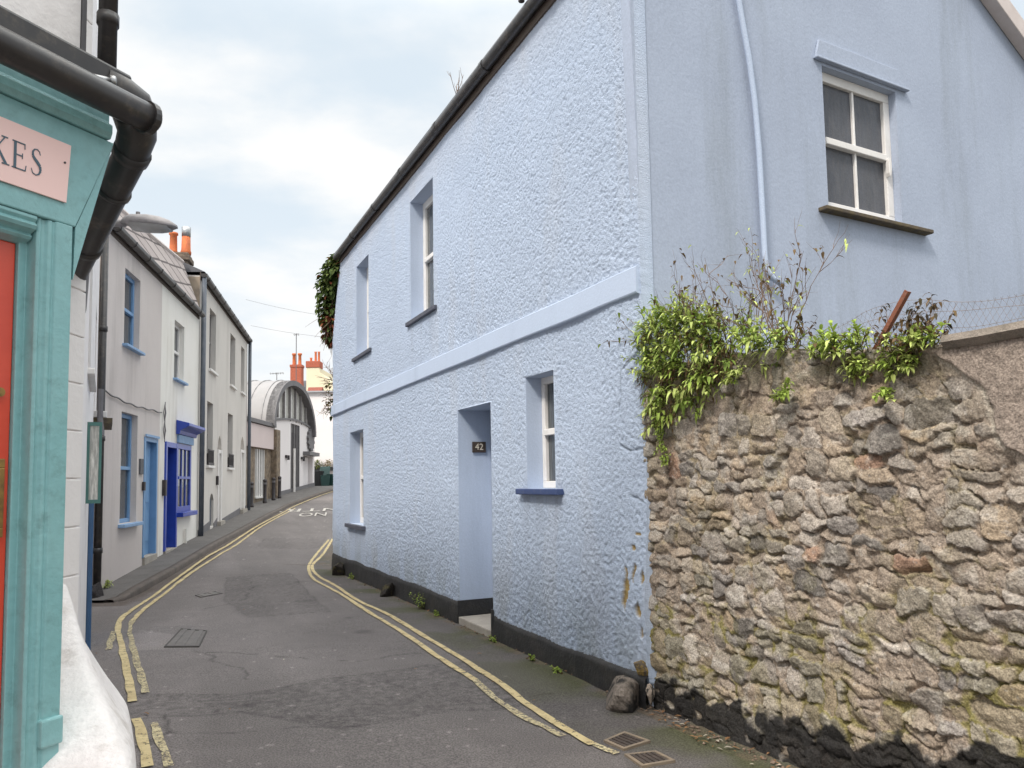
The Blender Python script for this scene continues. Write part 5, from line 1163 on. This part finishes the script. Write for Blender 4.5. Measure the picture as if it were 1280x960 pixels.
# ivy on the far corner of the blue house
t = thing('ivy', 'dark green ivy with some red leaves hanging from the far eaves of the blue house', 'ivy', F.P(10.85, -.1, 4.2)); r = random.Random(31); b = MB(); st = MB()
def ivyleaf(b, p, d, L, col):
    leaf(b, p, d, L, L * .42, .35, (0, 0, 1), col)
IV = [(10.35, 5.72, .28), (10.6, 5.55, .33), (10.85, 5.40, .36), (10.95, 5.05, .32), (10.85, 4.8, .26), (10.95, 4.55, .22), (10.3, 5.9, .16), (10.75, 5.65, .3)]
for s, z, rr_ in IV:
    for i in range(int(620 * rr_ / .3)):
        v_ = Vector((r.gauss(0, 1), r.gauss(0, 1), r.gauss(0, 1))).normalized() * rr_ * r.uniform(.55, 1.12)
        p = Vector(F.P(s, -.10, z)) + v_; red = r.random() < (.45 if z < 4.9 else .06)
        q = lc((.20, .06, .035) if red else ((.05, .085, .025) if r.random() < .6 else (.12, .16, .05)), r)
        ivyleaf(b, p, v_ + Vector((r.gauss(0, .2), r.gauss(0, .2), -.1)), r.uniform(.07, .13), q)
for i in range(14): twig(st, F.P(10.8 + r.uniform(-.15, .1), -.05 + r.uniform(-.2, .1), 5.4), (r.gauss(0, .15), r.gauss(0, .15), -1), r.uniform(.8, 1.4), .012, 1, r, .15, None, None, -.2, 3)
b.build('foliage', m_leaf, t, fix=False); st.build('stems', m_twig, t, fix=False)
t = thing('withered_climber', 'withered brown climber on the far end of the blue house below the ivy', 'climber', F.P(10.8, -.1, 2.9)); b = MB(); st = MB()
for i in range(12): twig(st, F.P(10.72 + r.uniform(0, .1), -.05, r.uniform(2.9, 3.7)), Vector(F.n) * .5 + Vector(F.u) * .7 + Vector((0, 0, r.gauss(.2, .5))), r.uniform(.25, .5), .008, 1, r, .3, None, None, 0, 3)
for i in range(150): v_ = Vector((r.gauss(0, 1), r.gauss(0, 1), r.gauss(0, 1))).normalized(); ivyleaf(b, Vector(F.P(10.88, -.05, r.choice((3.05, 3.15, 3.5, 3.0)))) + v_ * r.uniform(.05, .22), v_, r.uniform(.06, .10), lc((.10, .065, .03) if r.random() < .7 else (.05, .07, .02), r))
b.build('foliage', m_leaf, t, fix=False); st.build('stems', m_twig, t, fix=False)
# twig growing in the gutter, weeds at the foot of the walls
b = MB(); r = random.Random(40)
for i in range(5): twig(b, F.P(3.35 + .02 * i, .10, 5.86), Vector(F.u) * r.gauss(.1, .5) + Vector(F.n) * r.gauss(.2, .4) + Vector((0, 0, 1)), .28, .006, 1, r, .3, None, None, 0, 2)
o = b.build('gutter_weed', m_twig, loc=F.P(3.35, .1, 5.86), fix=False); tag(o, 'dry sprig growing out of the black eaves gutter', 'weed')
WD = [(4.95, .045, 'tall weed with small leaves against the black plinth left of the doorway', 9, .22), (8.7, .05, 'green weed at the plinth beneath the far lower window', 7, .12), (4.35, .05, 'low weed at the plinth just left of the doorstep', 6, .06), (2.62, .06, 'low green tuft at the right edge of the doorstep', 8, .05), (1.7, .08, 'flat weed at the plinth below the small lower window', 6, .05), (1.2, .10, 'small weed at the plinth between the small window and the corner', 6, .045)]
for i, (s, d, l, n_, L) in enumerate(WD):
    p = F.P(s, d, 0); z = gz(p[0], p[1]); b = MB(); r = random.Random(50 + i)
    for k in range(n_): shoot(b, F.P(s + r.gauss(0, .035), d + r.uniform(-.01, .03), z), Vector(F.n) * r.uniform(.1, .6) + Vector(F.u) * r.gauss(0, .4) + Vector((0, 0, 1)), L * r.uniform(.7, 1.2), 8, .045 if L > .1 else .03, .010, GRN, r, .1, .5, .1)
    o = b.build('weed', m_leaf, loc=(p[0], p[1], z), fix=False); tag(o, l, 'weed', 'weeds along the house foot')
p = LR.P(.35, .07, 0); z = gz(p[0], p[1]) + .08; b = MB(); r = random.Random(60)
for k in range(14): shoot(b, LR.P(.35 + r.gauss(0, .03), .06, z), Vector(LR.n) * .4 + Vector((r.gauss(0, .3), r.gauss(0, .3), 1)), .12, 7, .06, .010, LGRN, r, .1, .5)
o = b.build('weed', m_leaf, loc=(p[0], p[1], z), fix=False); tag(o, 'bright green grassy tuft at the foot of the grey cottage', 'weed', 'weeds along the house foot')

# ================================================================== STONES, COVERS, LITTER
rockthing('boulder', 'brown grey boulder at the corner of the blue house plinth and stone wall', 'boulder', F.P(.15, .14, .0), (.185, .155, .185), 4, (.16, .135, .115), (.03, .028, .027), .55)
rockthing('corner_stone', 'mossy ochre stone lodged above the boulder at the plinth corner', 'stone', F.P(.06, .06, .185), (.075, .05, .065), 6, (.20, .14, .05), (.10, .08, .06), .5)
rockthing('kerb_fragment', 'small pale stone fragment between the boulder and the wall', 'stone', F.P(-.04, .06, .02), (.035, .03, .07), 7, (.28, .23, .19), (.05, .045, .04), .55)
for s, l, k in ((9.55, 'dark guard stone against the plinth under the far lower window', 8), (6.35, 'dark leaning guard stone against the plinth between the far window and the door', 9)):
    p = F.P(s, .12, 0); rockthing('guard_stone', l, 'stone', (p[0], p[1], gz(p[0], p[1]) + .07), (.15, .14, .17), k, (.035, .03, .027), (.075, .066, .035), .62, 'guard stones along the plinth')
def quadframe(name, label, cat, pts, rim, group, mi, mo, bars=0):
    c = np.mean(np.array(pts), 0); z = gz(c[0], c[1]); t = thing(name, label, cat, (c[0], c[1], z), group)
    P = [Vector((x, y, gz(x, y) + .014)) for x, y in pts]; Q = [p_.lerp(Vector((c[0], c[1], z + .016)), rim) for p_ in P]
    b = MB(); b.add(P + Q + [p_ - Vector((0, 0, .03)) for p_ in P] + [p_ - Vector((0, 0, .012)) for p_ in Q], [(i, (i + 1) % 4, 4 + (i + 1) % 4, 4 + i) for i in range(4)] + [(i, (i + 1) % 4, 8 + (i + 1) % 4, 8 + i) for i in range(4)] + [(4 + i, 4 + (i + 1) % 4, 12 + (i + 1) % 4, 12 + i) for i in range(4)])
    b.build('rim', mo, t)
    b = MB(); Q2 = [q - Vector((0, 0, .006)) for q in Q]; b.add(Q2, [(0, 1, 2, 3)])
    for k in range(bars):
        for u0, u1 in (((k + .2) / bars, (k + .7) / bars),):
            a0 = Q2[0].lerp(Q2[1], u0); a1 = Q2[0].lerp(Q2[1], u1); b0 = Q2[3].lerp(Q2[2], u0); b1 = Q2[3].lerp(Q2[2], u1); up = Vector((0, 0, .006))
            b.add([a0, a1, b1, b0, a0 + up, a1 + up, b1 + up, b0 + up], [(4, 5, 6, 7), (0, 1, 5, 4), (1, 2, 6, 5), (2, 3, 7, 6), (3, 0, 4, 7)])
    b.build('lid', mi, t); return t
quadframe('drain_cover', 'small iron drain cover in a pale rim, the one nearer the boulder', 'drain cover', [(.52, 4.74), (.67, 4.9), (.80, 4.72), (.62, 4.58)], .2, 'drain covers by the wall', m_drain, m_drainframe, 5)
quadframe('drain_cover', 'small iron drain cover in a pale rim, the one nearer the camera', 'drain cover', [(.61, 4.50), (.80, 4.55), (.88, 4.39), (.68, 4.31)], .2, 'drain covers by the wall', m_drain, m_drainframe, 5)
quadframe('utility_cover', 'rectangular grey utility cover set in the road by the left yellow lines', 'cover', [(-3.78, 8.78), (-3.42, 8.62), (-3.14, 7.72), (-3.50, 7.74)], .08, None, m_rmark, m_coverrim, 3)
quadframe('road_plate', 'small worn pale plate in the road beyond the utility cover', 'cover', [(-4.80, 11.62), (-4.62, 11.95), (-4.44, 11.75), (-4.62, 11.40)], .12, None, m_rmark, m_rmark, 2)
b = MB(); r = random.Random(70)
for i in range(110):
    if i < 55: p = F.P(r.uniform(-1.3, .0), r.uniform(-.02, .16), 0)
    elif i < 85: p = F.P(r.uniform(0.4, 10), abs(r.gauss(.05, .05)), 0)
    else: p = (r.uniform(-5, 1), r.uniform(4.5, 13), 0)
    z = gz(p[0], p[1]) + .012
    leaf(b, (p[0], p[1], z), (r.gauss(0, 1), r.gauss(0, 1), .15), r.uniform(.02, .06), r.uniform(.006, .014), .1, (0, 0, 1), lc((.24, .13, .07) if r.random() < .7 else (.40, .36, .30), r))
o = b.build('leaf_litter', m_leaf, loc=(0, 0, 0), fix=False); tag(o, 'brown dead leaves and bits scattered along the wall foot and road', 'leaf litter', kind='stuff')
b = MB(); r = random.Random(71)
for i in range(260):
    s = r.uniform(-2.4, .3) if r.random() < .7 else r.uniform(.3, 10); d = abs(r.gauss(.02, .05 if s < .3 else .03)) + (.03 if s > .3 else .0); p = F.P(s, d, 0); z = gz(p[0], p[1]); q = r.uniform(.004, .016); k = r.uniform(.5, 1.2)
    vs = [(p[0] + q * x * r.uniform(.6, 1.2), p[1] + q * y * r.uniform(.6, 1.2), z + q * .5 + q * zz * .7) for x, y, zz in ((1, 0, 0), (0, 1, 0), (-1, 0, 0), (0, -1, 0), (0, 0, 1), (0, 0, -1))]
    b.add(vs, [(0, 1, 4), (1, 2, 4), (2, 3, 4), (3, 0, 4), (1, 0, 5), (2, 1, 5), (3, 2, 5), (0, 3, 5)], (.22 * k, .16 * k, .12 * k))
o = b.build('rubble_grit', m_rock, loc=(0, 0, 0), fix=False); tag(o, 'crumbled mortar grit along the foot of the wall', 'grit', kind='stuff')

# ================================================================== LIGHT, SKY, CAMERA
SUN_EL, DX, DY = R(48), .65, .96            # light travels towards +x +y
tv = Vector((DX, DY, 0)).normalized() * math.cos(SUN_EL) + Vector((0, 0, -math.sin(SUN_EL)))
sl_ = bpy.data.lights.new('sun', 'SUN'); sl_.energy = 1.15; sl_.angle = R(10); sl_.color = (1, .945, .87)
so = bpy.data.objects.new('sun', sl_); COL.objects.link(so); so.rotation_euler = tv.to_track_quat('-Z', 'Y').to_euler(); so.location = (-6, -8, 14)
wd = bpy.data.worlds.new('World'); SC.world = wd; wd.use_nodes = True; nt = wd.node_tree; nt.nodes.clear()
out = nt.nodes.new('ShaderNodeOutputWorld'); bg = nt.nodes.new('ShaderNodeBackground'); nt.links.new(bg.outputs[0], out.inputs[0])
sky = nt.nodes.new('ShaderNodeTexSky'); sky.sky_type = 'NISHITA'; sky.sun_disc = False; sky.sun_elevation = SUN_EL
sky.sun_rotation = math.atan2(-tv.x, -tv.y); sky.air_density = 1.0; sky.dust_density = 2.5; sky.ozone_density = 1.0
tc = nt.nodes.new('ShaderNodeTexCoord'); sx = nt.nodes.new('ShaderNodeSeparateXYZ'); nt.links.new(tc.outputs['Generated'], sx.inputs[0])
def mth(op, a, b_):
    n = nt.nodes.new('ShaderNodeMath'); n.operation = op
    for i, v_ in enumerate((a, b_)):
        if isinstance(v_, bpy.types.NodeSocket): nt.links.new(v_, n.inputs[i])
        else: n.inputs[i].default_value = v_
    return n.outputs[0]
zz = mth('ADD', mth('MAXIMUM', sx.outputs[2], 0.0), .22)
cv = nt.nodes.new('ShaderNodeCombineXYZ'); nt.links.new(mth('DIVIDE', sx.outputs[0], zz), cv.inputs[0]); nt.links.new(mth('DIVIDE', sx.outputs[1], zz), cv.inputs[1]); cv.inputs[2].default_value = 3.7
mp = nt.nodes.new('ShaderNodeMapping'); mp.inputs['Location'].default_value = (.35, .4, 0); mp.inputs['Scale'].default_value = (1.5, 1.9, 1); nt.links.new(cv.outputs[0], mp.inputs[0])
c1 = tex_noise(nt, mp.outputs[0], 1.35, 7, .52)
f = maprange(nt, c1, .38, .68)
base = mixc(nt, .86, sky.outputs[0], (5.45, 6.1, 6.6))
cl = mixc(nt, f, base, (6.9, 6.85, 6.75))
hz = maprange(nt, sx.outputs[2], .0, .40, .65, 0.)
cl = mixc(nt, hz, cl, (6.7, 6.75, 6.75))
up = maprange(nt, sx.outputs[2], .50, .90, 0.0, 2.6)          # sky brightened overhead, out of view, to lift the shaded walls
cc = nt.nodes.new('ShaderNodeCombineColor')
for i, k_ in enumerate((1.0, .93, .84)): nt.links.new(mth('ADD', mth('MULTIPLY', up, k_), 1.0), cc.inputs[i])
cl = mixc(nt, 1.0, cl, cc.outputs[0], 'MULTIPLY')
nt.links.new(cl, bg.inputs[0]); bg.inputs[1].default_value = .060
cam = bpy.data.cameras.new('camera'); co = bpy.data.objects.new('camera', cam); COL.objects.link(co); SC.camera = co
co.location = (0, 0, 1.5); co.matrix_world = Matrix.Translation((0, 0, 1.5)) @ Matrix.Rotation(R(90 + 4.256), 4, 'X') @ Matrix.Rotation(R(-.961), 4, 'Z')
cam.sensor_fit = 'HORIZONTAL'; cam.sensor_width = 36; cam.lens = 955 / 1280 * 36; cam.shift_y = 49 / 1280; cam.clip_start = .05; cam.clip_end = 1500
SC.view_settings.view_transform = 'Standard'; SC.view_settings.look = 'None'; SC.view_settings.exposure = 1.34; SC.view_settings.gamma = 1; SC.view_settings.use_curve_mapping = False
SC.cycles.max_bounces = 6; SC.cycles.transparent_max_bounces = 12
